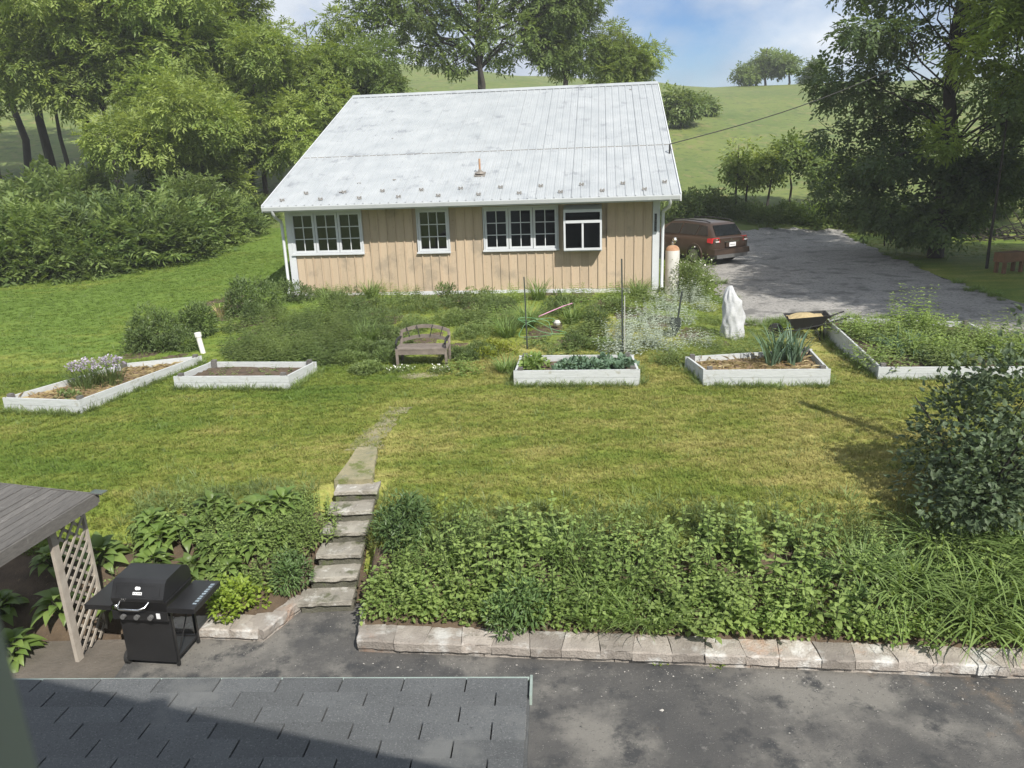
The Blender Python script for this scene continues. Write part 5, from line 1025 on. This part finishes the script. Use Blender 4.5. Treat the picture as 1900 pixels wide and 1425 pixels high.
# ---- inside the raised beds
def inbed(c, s_, t_): return (c[0]*(1-s_)+c[1]*s_)*(1-t_)+(c[3]*(1-s_)+c[2]*s_)*t_
def bedpt(c, zt, s_, t_): p = inbed(c, s_, t_); return np.array([p[0], p[1], zt-.10])
for k, (s_, t_) in enumerate(((.35,.42),(.5,.52),(.6,.46),(.45,.36))):
    g = G(); f = G(); blades(g, Z3, .22, 110, .5, .012, .5, .5, seed=600+k); dome(f, (0,0,.36), .3,.3,.16, 130, .05,.04, seed=600+k); plant('chives', bedpt(c1,z1_,s_,t_), 'clump of chives with pale lilac flower heads in the far left bed', 'chives', 'flowering chives in the far left bed', blades=(g, L['garden']), flowers=(f, L['lilac']))
g = G(); dome(g, Z3, .2,.16,.16, 120, .09,.05, seed=3); plant('seedling', bedpt(c1,z1_,.55,.16), 'small leafy seedling at the near end of the far left bed', 'seedling', foliage=(g, L['mid']))
for k in range(14):
    g = G(); weeds(g, Z3, .04, 3, .14, .06, .03, seed=620+k, fine=False); plant('seedling', bedpt(c2,z2_,random.uniform(.1,.9),random.uniform(.25,.9)), 'tiny seedling in the bare soil bed', 'seedling', 'tiny seedlings in the bare soil bed', foliage=(g, L['mid']))
g = G(); dome(g, Z3, .26,.3,.32, 420, .1,.06, seed=5, fine=True, up=.4); plant('basil', bedpt(c3,z3_,.14,.45), 'bright green leafy plant at the left end of the seedling bed', 'basil', foliage=(g, L['nettle']))
for k in range(13):
    g = G(); dome(g, Z3, .17,.16,.14, 90, .11,.08, seed=640+k, fine=True); plant('cabbage', bedpt(c3,z3_,.36+.048*k+random.uniform(-.02,.02),.2+.6*((k*.618) % 1)), 'young blue-green cabbage in the seedling bed', 'cabbage', 'young cabbages in the seedling bed', foliage=(g, L['blue']))
for k in range(9):
    g = G(); blades(g, Z3, .07, 16, .75, .035, .35, .55, seed=660+k, tint=.55); plant('leek', bedpt(c4,z4_,.60+.035*k,.45+.5*((k*.618) % 1)), 'blue-green leek standing at the right end of the straw-mulched bed', 'leek', 'leeks in the straw-mulched bed', blades=(g, L['blue']))
for k in range(34):
    s_, t_ = .05+.9*((k*.618) % 1), .08+.8*((k*.7549+.2) % 1); g = G(); weeds(g, Z3, .45, 46, .5 if s_ > .2 else .4, .11, .05, seed=680+k, fine=False); plant('potato_plant', bedpt(c5,z5_,s_,t_), 'leafy potato plant in the '+('front' if t_ < .33 else 'middle' if t_ < .66 else 'back')+(' left' if s_ < .45 else ' right')+' part of the large right bed', 'potato plant', 'leafy plants in the large right bed '+('front' if t_ < .33 else 'middle' if t_ < .66 else 'back')+(' left' if s_ < .45 else ' right'), foliage=(g, L['mid' if k % 2 else 'nettle']))
g = G(); weeds(g, Z3, .4, 40, 1.05, .12, .05, seed=3, fine=False); plant('tall_leafy_plant', bedpt(c5,z5_,.5,.75), 'tallest light green plant at the back of the large right bed', 'plant', foliage=(g, L['nettle']))
g = G(); blades(g, Z3, .25, 80, .75, .02, .8, 1.1, seed=8); plant('fennel', bedpt(c5,z5_,.3,.3), 'dark feathery plant at the middle of the large right bed', 'plant', blades=(g, L['blue']))
for k in range(6):
    g = G(); weeds(g, Z3, .55, 40, .7, .11, .05, seed=710+k, fine=False); p = at(1840+k*22, 668-(k % 3)*18); plant('potato_plant', p, 'leafy potato plant in the large crowded bed at the right', 'potato plant', 'leafy plants in the large right bed', foliage=(g, L['mid']))

for k in range(60):
    e = gl_ if k % 3 else gr_; i_ = random.randrange(len(e)-3); t_ = random.random(); x_, y_ = e[i_][0]*(1-t_)+e[i_+1][0]*t_+random.gauss(0,.16), e[i_][1]*(1-t_)+e[i_+1][1]*t_+random.gauss(0,.16)
    place(random.choice(gprot), 'grass_tuft', x_, y_, random.uniform(.3,.6), 'tuft of grass at the '+('near' if k % 3 else 'far')+' edge of the gravel', 'grass tuft', 'grass tufts at the '+('near' if k % 3 else 'far')+' gravel edge')
# straw lying on two beds, flowers in front of the bench
for c, zt, n_, lab in ((c1, z1_, 420, 'loose straw lying on the soil of the far left bed'), (c4, z4_, 420, 'loose straw lying on the soil around the leeks')):
    g = G(); s_, t_ = rng.uniform(.04,.96,n_), rng.uniform(.05,.95,n_); q = (c[0]*(1-s_)[:,None]+c[1]*s_[:,None])*(1-t_)[:,None]+(c[3]*(1-s_)[:,None]+c[2]*s_[:,None])*t_[:,None]; q[:,2] = zt-.085+rng.uniform(0,.03,n_)
    leaves(g, q, np.stack([rng.normal(0,1,n_),rng.normal(0,1,n_),rng.normal(0,.15,n_)],1), rng.uniform(.08,.22,n_), .016, rng.random(n_), fold=.3); tag(g.build('straw', L['dry']), lab, 'straw', kind='stuff')
for k, (px, py, lab) in enumerate(((815,692,'small white flowers in the grass below the right bench leg'),(745,690,'few white flowers in the grass below the left bench leg'),(665,648,'white flowers by the narrow-leaved patch left of the bench'))):
    p = at(px, py); g = G(); f = G(); dome(g, Z3, .3,.2,.14, 500, .04,.018, seed=940+k, up=.8); dome(f, (0,0,.03), .3,.2,.15, 40, .035,.035, seed=940+k, up=1); plant('wild_flowers', p, lab, 'flowers', foliage=(g, L['mid']), flowers=(f, L['flower']))
# ---- trees and far vegetation
def wpt(x, y): return np.array([x, y, float(h(x, y))])
b = at(105,352); make_tree('walnut_tree', b, 'tall leaning walnut tree with a bare trunk, second from the left edge', 'tree', 15, crown_clumps(20,(.5,-.5,9.6),(5.5,5,4.4),1.2,2.0,.3,low=5.4,seed=1), .24, L['walnut2'], M['barkdark'], 3000, .62, fork=.42, lean=(-.8,0))
b = at(182,338); make_tree('walnut_tree', b, 'walnut tree with a stout dark trunk and spreading light green branches', 'tree', 15, crown_clumps(34,(3.0,-3.5,7.6),(7.0,4,4.6),1.0,1.8,.3,low=4.2,seed=2), .25, L['walnut'], M['barkdark'], 6200, .6, fork=.36, lean=(-.6,0))
b = at(52,318); make_tree('walnut_tree', b, 'slender tree far left behind the leaning walnut', 'tree', 16, crown_clumps(14,(0,0,11),(4.5,4,4.5),1.2,2.0,.4,low=6.5,seed=3), .2, L['walnut2'], M['barkdark'], 1700, .62, fork=.45)
b = at(8,372); make_tree('walnut_tree', b, 'tree with light green boughs at the very left edge of the picture', 'tree', 13, crown_clumps(15,(1.0,-2,6.8),(4.5,3.5,3.6),1.0,1.7,.3,low=4.2,seed=4), .24, L['walnut'], M['barkdark'], 2500, .58, fork=.4)
b = at(285,345); make_tree('walnut_tree', b, 'leafy walnut in the middle of the left grove with a curving low limb', 'tree', 12.5, crown_clumps(34,(2.0,-2.5,6.6),(6.2,4,4.4),1.0,1.7,.25,low=3.0,seed=5), .2, L['walnut'], M['barkdark'], 6400, .58, fork=.33)
for (x_, y_, ht, r_, sd, n_, lab) in ((-13.6,43,14.5,1.9,11,2600,'tall narrow tree rising above the grove left of the garage roof'),(-12.0,40,8.6,3.0,12,4600,'mid-height leafy tree just left of the garage roof'),(-9.9,43,9.6,2.6,13,3600,'tree with a pointed top behind the left slope of the roof'),(-7.6,44,8.0,2.0,14,2600,'small dark tree nearest the ridge, behind the left end of the roof'),(-14.5,36,7.4,3.2,15,4600,'low spreading tree over the shaded grass left of the garage'),(-18.5,44,11.5,3.4,16,4200,'leafy tree at the back of the left grove under the sky gap')):
    make_tree('walnut_tree', wpt(x_, y_), lab, 'tree', ht, crown_clumps(20 if r_ > 2.5 else 14,(0,0,ht*.56),(r_,r_,ht*.38),.8,1.4,.3,low=1.4,seed=sd), .13, L['walnut2' if sd in (14,16) else 'walnut'], M['barkdark'], n_, .52, fork=.3)
for px, py, ht, sd, lab in ((135,372,9,71,'slim bare-stemmed tree between the leaning walnut and the stout one'),(230,385,8,72,'slim young tree right of the stout walnut'),(430,392,6,73,'thin young tree by the shaded grass, left of the garage'),(345,398,7,74,'thin leaning tree in the middle of the underbrush')):
    b = at(px, py); make_tree('young_tree', b, lab, 'tree', ht, crown_clumps(9,(0,0,ht*.8),(1.9,1.6,ht*.2),.6,1.1,.2,seed=sd), .13, L['walnut'], M['barkdark'], 900, .5, fork=.55, lean=(random.uniform(-.6,.3),0))
b = wpt(-1.1, 47); make_tree('ash_tree', b, 'large open tree with forking dark limbs behind the garage ridge', 'tree', 17, [((-3.4,0,6.6),1.2),((-4.9,0,7.5),1.1),((-2.2,1,6.2),1.0),((-6.0,0.5,6.4),.9),((-4.0,0,9.3),1.5),((-6.4,0,10.4),1.4),((-5.2,0,9.9),1.3),((-2.2,1,8.6),1.1),((1.7,0,10.4),1.6),((3.2,1,9.2),1.5),((4.6,0,11.0),1.7),((6.0,0,11.4),1.5),((0,-1,11.8),1.9),((-2.6,0,12),1.9),((-5,0,12.6),1.9),((-7,0,12.2),1.4),((3,0,13),2.2),((0,0,15),2.2),((2.6,0,6.8),1.2),((1.2,1,6.0),1.0),((-.6,-1,10.2),1.1),((4.4,0,8.2),1.3),((-1.3,0,5.6),.8),((5.4,0,9.4),1.2),((-3,0,14),2),((-7.0,0,8.0),1.0),((-3.0,-1,7.9),1.1),((-1.2,-1,8.2),1.0),((-.2,-1,6.6),.9),((-5.6,0,8.7),1.1),((.6,-1,7.4),.9),((3.6,0,6.2),1.0),((1.0,0,8.6),1.0)], .25, L['walnut2'], M['barkdark'], 7200, .6, fork=.3, trunks=2, sub=5, flat=.8, limb_r=.32)
b = wpt(3.6, 49); make_tree('ash_tree', b, 'dense dark tree right of the forked tree, behind the ridge', 'tree', 11, crown_clumps(20,(0,0,7.4),(2.3,2,3.0),.9,1.4,.2,seed=22), .2, L['walnut2'], M['barkdark'], 4600, .5, fork=.4, lean=(.6,0))
b = wpt(7.4, 50); make_tree('ash_tree', b, 'small rounded tree behind the right end of the ridge', 'tree', 9.4, crown_clumps(18,(.1,0,6.6),(1.8,1.8,2.2),.8,1.2,.2,seed=23), .14, L['walnut'], M['barkdark'], 3800, .42, fork=.45)
for k, (px, ht, r_, lab) in enumerate(((1420,5.4,2.2,'left rounded tree of the pair on the far hill crest'),(1462,5.0,2.2,'right rounded tree of the pair on the far hill crest'),(1385,2.6,1.6,'low bush at the left foot of the hill crest trees'),(1505,3.0,1.8,'low bush right of the hill crest trees'))):
    q = aty(px, 175, 109); make_tree('hill_tree', wpt(q[0], q[1]), lab, 'tree', ht, crown_clumps(12,(0,0,ht*.52),(r_,r_,ht*.32),.7,1.2,.3,seed=30+k), .15, L['walnut2'], M['barkdark'], 900, .6, 'oval', fork=.25)
for k, (px, py, r_, ht, lab) in enumerate(((1262,238,2.6,3.0,'bush on the hillside just right of the garage roof'),(1300,215,1.2,1.4,'small bush on the hillside above the car'))):
    b = at(px, py); make_tree('hillside_bush', b, lab, 'bush', ht, crown_clumps(10,(0,0,ht*.5),(r_,r_,ht*.4),.7,1.1,.2,seed=40+k), .08, L['mid'], M['barkdark'], 1100, .5, 'oval', fork=.1)
for k, (px, py, r_, ht, n_, lab) in enumerate(((1365,398,.9,4.0,260,'thin sapling at the foot of the hill beside the car roof'),(1385,398,.5,3.0,160,'spindly sapling leaning right of the thin one'),(1463,392,1.9,3.8,900,'small spreading tree with a short trunk at the foot of the hill'),(1425,395,1.0,3.2,380,'young light green tree left of the small spreading tree'),(1535,395,1.7,3.0,800,'low dark tree between the small tree and the big dark one'))):
    b = at(px, py); make_tree('small_tree', b, lab, 'tree', ht, crown_clumps(10,(0,0,ht*.68),(r_,r_,ht*.26),.35,.75,.3,seed=50+k), .07, L['walnut' if k in (0,1,3) else 'walnut2'], M['barkdark'], n_, .4, 'oval', fork=.35)
# underbrush along the grove and the foot of the hill
ub = []
for q in range(3):
    g = G(); dome(g, Z3, 1.9,1.6,1.9, 5200, .15,.08, seed=800+q, lumps=12, up=.2); n_ = 1100; d_ = unit(rng.normal(0,1,(n_,3))*[1,1,.8]+[0,0,.5]); d_[:,2] = np.abs(d_[:,2]); q_ = d_*[1.8,1.5,1.9]*rng.uniform(.5,1.25,(n_,1)); sprays(g, q_, d_+rng.normal(0,.4,(n_,3))+[0,0,.2], rng.uniform(.35,.8,n_), 'walnut' if q else 'oval7', rng.uniform(.2,1,n_)); ub.append(g.mesh('underbrush_shrub', L['under']))
for q, mm in enumerate(('walnut2', 'dark')):
    g = G(); dome(g, Z3, 1.6,1.5,2.6-.8*q, 4200, .17,.07, seed=805+q, lumps=14, up=.1, out=.8); n_ = 1000; d_ = unit(rng.normal(0,1,(n_,3))+[0,0,.5]); d_[:,2] = np.abs(d_[:,2]); q_ = d_*[1.6,1.4,2.5-.6*q]*rng.uniform(.5,1.3,(n_,1)); sprays(g, q_, d_+rng.normal(0,.4,(n_,3)), rng.uniform(.4,.85,n_), 'walnut', rng.uniform(.2,1,n_)); ub.append(g.mesh('underbrush_shrub', L[mm]))
lm = G(); dome(lm, Z3, 1.6,1.4,1.7, 3000, .17,.10, seed=810, lumps=11, up=.2); lmm = lm.mesh('bright_shrub', L['mid'])
for k, (px, py, s_) in enumerate(((10,512,1.0),(75,515,1.05),(140,508,1.0),(205,497,1.0),(265,487,.95),(320,472,.9),(370,455,.85),(415,440,.75),(455,428,.65),(40,470,1.2),(110,455,1.25),(180,445,1.2),(250,435,1.1),(320,420,1.0),(385,412,.85),(5,430,1.1),(485,415,.5))):
    b = at(px, py); place(ub[(k*3) % 5], 'underbrush_shrub', b[0], b[1]+random.uniform(-.4,.8), s_*random.uniform(.5,1.05), ('dark green shrub ' if k % 2 else 'dense leafy shrub ')+('at the grass edge' if k < 9 else 'behind the front row')+' of the underbrush, '+('far left' if px < 120 else 'middle' if px < 290 else 'nearest the garage'), 'shrub', 'underbrush shrubs '+('dark ' if k % 2 else 'dense ')+('front' if k < 9 else 'rear')+(' left' if px < 120 else ' middle' if px < 290 else ' right'), dz=-.1)
for k, (px, py, s_, lab) in enumerate(((175,512,.55,'lower bright green shrub at the front of the dark underbrush'),(300,478,.45,'bright weedy shrub at the grass edge, right part of the underbrush'),(430,425,.35,'small flowering bramble at the right end of the underbrush'))):
    b = at(px, py); place(lmm, 'bright_shrub', b[0], b[1], s_, lab, 'shrub')
for k in range(26):
    px = random.uniform(-10,500); py = 512-.19*px+random.uniform(-62,6); b = at(px, py); g = G(); weeds(g, Z3, .9, 26, random.uniform(1.4,2.8), .24, .1, seed=900+k, fine=False, gap=.16, tint=random.uniform(.3,.8)); plant('tall_bramble', b, 'loose tall weeds and brambles sticking out of the underbrush left of the lawn', 'weed', 'tall weeds in the underbrush', foliage=(g, L['under' if k % 3 else 'mid']))
b = at(385,425); g = G(); dome(g, (0,0,.9), 1.6,.8,.8, 70, .12,.12, seed=5); plant('white_blossom', b+[0,-1.2,0], 'scatter of white blossom on the brambles left of the garage', 'blossom', flowers=(g, L['flower']))
hrow = []
for q in range(2):
    g = G(); dome(g, Z3, 1.8,1.1,1.3, 3000, .16,.09, seed=820+q, lumps=12, up=.3); hrow.append(g.mesh('hedge_shrub', L['under']))
for k, (px, py, s_) in enumerate(((1410,418,.8),(1460,420,.85),(1510,421,.9),(1560,424,.95),(1615,428,1.),(1670,432,1.05),(1800,436,1.0),(1380,414,.7))):
    b = at(px, py); place(hrow[k % 2], 'hedge_shrub', b[0], b[1]+.8, s_, 'dark hedge shrub along the far edge of the gravel', 'shrub', 'hedge along the far edge of the gravel', dz=-.1)
for k, (px, py, s_, lab) in enumerate(((1262,410,1.1,'light green bush behind the garage corner, left of the car'),(1310,402,1.0,'light green bush directly behind the car roof'),(1345,405,.8,'small green bush behind the rear of the car'),(1850,400,1.1,'sunlit bush at the far right behind the brush pile'),(1780,408,.8,'sunlit bush left of the far right one'))):
    b = at(px, py); place(lmm, 'bright_shrub', b[0], b[1]+.6, s_, lab, 'shrub', dz=-.1)
# the big dark tree at the right, with drooping layered boughs
b = at(1735,478); cl = []; r_ = np.random.default_rng(77)
for k in range(70):
    z = r_.uniform(1.2, 14); R0 = 5.0*(1-abs(z-6.5)/13)**.8 if z < 6.5 else 5.6*(1-(z-6.5)/13); a = r_.uniform(0, 6.28); q = r_.uniform(.35, 1.0)
    if z < 2.6: R0 *= .55
    cl.append(((R0*q*math.cos(a), R0*q*math.sin(a), z-.18*R0*q), r_.uniform(.8,1.5)))
make_tree('spruce_like_tree', b, 'huge dark tree with drooping layered boughs over the gravel at the right', 'tree', 16, cl, .26, L['dark'], M['barkdark'], 10500, .5, 'oval7', fork=.15, flat=.42, droop=.35, sub=3, limb_r=.13)
b = at(1800,470)+[0,-1.2,0]; make_tree('young_walnut', wpt(b[0]-1.6,b[1]-2.5), 'young lime green tree standing in front of the huge dark one', 'tree', 9.4, [((-.6,0,7.9),1.0),((.4,0,8.2),.8),((-1.4,0,6.6),.7),((1.6,0,7.4),.8),((-.2,-.5,5.8),.7),((-1.9,0,4.2),.5),((.9,0,6.4),.6)], .045, L['lime'], M['barkdark'], 1100, .5, fork=.5, flat=.55)
b = np.array([18.2, 15.5]); make_tree('walnut_tree', wpt(*b), 'tree outside the right edge whose boughs hang into the top right corner', 'tree', 14, crown_clumps(44,(-2.0,1.5,9.4),(5.8,6,3.2),1.2,1.9,.2,seed=61), .34, L['dark'], M['barkdark'], 11000, .5, 'walnut', fork=.42, flat=.5)
b = np.array([23.0, 20.5]); make_tree('walnut_tree', wpt(*b), 'tree beyond the right edge, behind the one overhanging the corner', 'tree', 13, crown_clumps(34,(-2,0,8.6),(5.2,5,3.4),1.3,1.9,.2,seed=63), .34, L['dark'], M['barkdark'], 8000, .5, 'oval7', fork=.4, flat=.6)
b = np.array([17.2, 12.2]); make_tree('walnut_tree', wpt(*b), 'near tree beyond the right edge shading the lower gravel', 'tree', 12.5, crown_clumps(26,(0,0,9.4),(3.4,3.2,2.6),1.2,1.7,.1,seed=64), .28, L['dark'], M['barkdark'], 3600, .5, 'oval7', fork=.45, flat=.7)
b = np.array([24.0, 33.0]); make_tree('walnut_tree', wpt(*b), 'dark tree far right behind the brush pile', 'tree', 13, crown_clumps(22,(0,0,7.8),(4.4,4,4.4),1.0,1.7,.4,seed=62), .28, L['dark'], M['barkdark'], 2600, .55, 'oval7', fork=.3)
# pole out of frame whose long shadow crosses the lawn
pb = np.array([6.6, 8.2]); pz = float(h(*pb)); up_ = thing('clothes_pole', (*pb, pz), 'tall wooden pole standing on the lawn beyond the right edge', 'pole')
g = G(); g.tube([(*pb, pz-.3), (*pb, pz+4.3)], [.09,.075], 10); g.build('shaft', M['greywood'], up_)
# ================================================================== lawn grass (uncountable)
def scatter(name, label, pts, tufts, mats, smin, smax, tiltmax=.25):
    me = bpy.data.meshes.new(name); me.vertices.add(len(pts)); me.vertices.foreach_set('co', np.asarray(pts, np.float32).ravel()); me.update()
    o = bpy.data.objects.new(name, me); COL.objects.link(o); tag(o, label, 'grass', kind='stuff')
    ng = bpy.data.node_groups.new(name, 'GeometryNodeTree'); ng.interface.new_socket('Geometry', in_out='INPUT', socket_type='NodeSocketGeometry'); ng.interface.new_socket('Geometry', in_out='OUTPUT', socket_type='NodeSocketGeometry')
    i_, o_ = ng.nodes.new('NodeGroupInput'), ng.nodes.new('NodeGroupOutput'); mp_ = ng.nodes.new('GeometryNodeMeshToPoints'); ins = ng.nodes.new('GeometryNodeInstanceOnPoints'); ng.links.new(i_.outputs[0], mp_.inputs[0]); ng.links.new(mp_.outputs[0], ins.inputs['Points'])
    gi = ng.nodes.new('GeometryNodeJoinGeometry')
    for t in tufts:
        # tuft geometry comes from a helper object kept inside the node group
        oi = ng.nodes.new('GeometryNodeObjectInfo'); oi.inputs['Object'].default_value = t; g2 = ng.nodes.new('GeometryNodeGeometryToInstance'); ng.links.new(oi.outputs['Geometry'], g2.inputs[0]); ng.links.new(g2.outputs[0], gi.inputs[0])
    ins.inputs['Pick Instance'].default_value = True; ng.links.new(gi.outputs[0], ins.inputs['Instance'])
    rv = ng.nodes.new('FunctionNodeRandomValue'); rv.data_type = 'FLOAT_VECTOR'; rv.inputs[0].default_value = (-tiltmax,-tiltmax,0); rv.inputs[1].default_value = (tiltmax,tiltmax,6.28); ng.links.new(rv.outputs[0], ins.inputs['Rotation'])
    rs = ng.nodes.new('FunctionNodeRandomValue'); rs.data_type = 'FLOAT'; rs.inputs[2].default_value = smin; rs.inputs[3].default_value = smax; ng.links.new(rs.outputs[1], ins.inputs['Scale'])
    ng.links.new(ins.outputs[0], o_.inputs[0]); md = o.modifiers.new('scatter', 'NODES'); md.node_group = ng; return o
def tuft(name, n, r, l, w, seed, m):
    g = G(); blades(g, Z3, r, n, l, w, .7, .7, seed=seed, seg=2); o = bpy.data.objects.new(name, g.mesh(name, m)); return o
tufts = [tuft('grass_blades', 16, .05, .06, .007, 900+q, M['blade']) for q in range(4)]
def in_poly(x, y, poly):
    ins = np.zeros(len(x), bool); j = len(poly)-1
    for i in range(len(poly)):
        (xi, yi), (xj, yj) = poly[i][:2], poly[j][:2]; ins ^= ((yi > y) != (yj > y)) & (x < (xj-xi)*(y-yi)/(yj-yi+1e-12)+xi); j = i
    return ins
def lawn_pts(n, x0, x1, y0, y1):
    x = rng.uniform(x0, x1, n); y = rng.uniform(y0, y1, n)
    ok = (y > np.where(x > -1.95, 8.3-.1*(x+1.74), np.where(x < -4.3, 8.5, 9.0))) & (np.abs(x) < y*.72+.8)
    for c in (c1, c2, c3, c4, c5): ok &= ~in_poly(x, y, [tuple(p[:2]) for p in c])
    ok &= ~in_poly(x, y, gl_+gr_[::-1]); ok &= ~((y > 20.3-.119*x) & (x > -6.1) & (x < 4.2))
    ok &= ~((x > -2.62+.1*(y-9)) & (x < -1.75+.1*(y-9)) & (y < 12.2) & (rng.random(n) < np.where(y < 9.5, .95, .3)))
    ok &= ~((y > 15.8) & (y < 20.8-.119*x) & (x > -8) & (x < 4.4) & (rng.random(n) < .6))
    x, y = x[ok], y[ok]; return np.stack([x, y, h(x, y)-.004], 1)
scatter('lawn_grass', 'short mown grass of the lawn, yellowish in the middle', np.concatenate([lawn_pts(88000, -12, 10, 7.5, 15), lawn_pts(55000, -19, 13, 15, 30), lawn_pts(12000, -22, 20, 28, 38)]), tufts, None, .6, 1.25)
dtufts = [tuft('long_blades', 9, .07, .11, .007, 970+q, L['mid']) for q in range(3)]
scatter('lawn_weeds', 'coarser weedy tufts standing above the mown lawn', np.concatenate([lawn_pts(2600, -12, 10, 8.3, 16), lawn_pts(1500, -18, 6, 15, 28)]), dtufts, None, .5, 1.1, .4)
ltufts = [tuft('long_blades', 12, .05, .2, .008, 950+q, L['mid']) for q in range(3)]
P = []
for c in (c1, c2, c3, c4, c5):
    for i in (0, 1, 3):
        a, b = c[i], c[(i+1) % 4]; n_ = int(np.linalg.norm(b-a)*(46 if i == 0 else 26)); t = rng.random(n_)**1.1; d = unit((b-a)[None])[0]; out_ = np.array([d[1], -d[0], 0]); q = a+(b-a)*t[:,None]+out_*(.05+np.abs(rng.normal(0,.05,n_)))[:,None]; q[:,2] = h(q[:,0],q[:,1]); P.append(q)
n_ = 1500; x_ = rng.uniform(-5,7,n_); y_ = np.where(x_ > -1.95, 8.65-.1*(x_+1.74), 9.15)+rng.normal(0,.2,n_); keep = ~((x_ > -2.6) & (x_ < -1.75)); P.append(np.stack([x_,y_,h(x_,y_)],1)[keep])
scatter('long_grass', 'longer untrimmed grass along the bed boards and the top of the bank', np.concatenate(P), ltufts, None, .5, 1.2, .35)
for o in list(bpy.data.objects):
    if o.type == 'MESH' and o.name.split('.')[0] in ('grass_blades', 'long_blades') : pass
bpy.context.view_layer.update()
print('objects', len(S.objects), 'tris', sum(len(m_.polygons) for m_ in bpy.data.meshes))

# ------------------------------------------------------------------ added volume lifting the darks like dirty window glass: thin haze
hm = bpy.data.materials.new('veil'); hm.use_nodes = True; t = hm.node_tree; t.nodes.clear(); pv_ = t.nodes.new('ShaderNodeVolumePrincipled'); oo = t.nodes.new('ShaderNodeOutputMaterial'); pv_.inputs['Color'].default_value = (.9,.94,1,1); pv_.inputs['Density'].default_value = .0009; t.links.new(pv_.outputs[0], oo.inputs['Volume'])
g = G(); g.box((0, 60, 10), (400, 220, 84)); tag(g.build('veil', hm), 'window-glass brightening added as a thin pale haze over the garden and hillside', 'veil', kind='stuff')
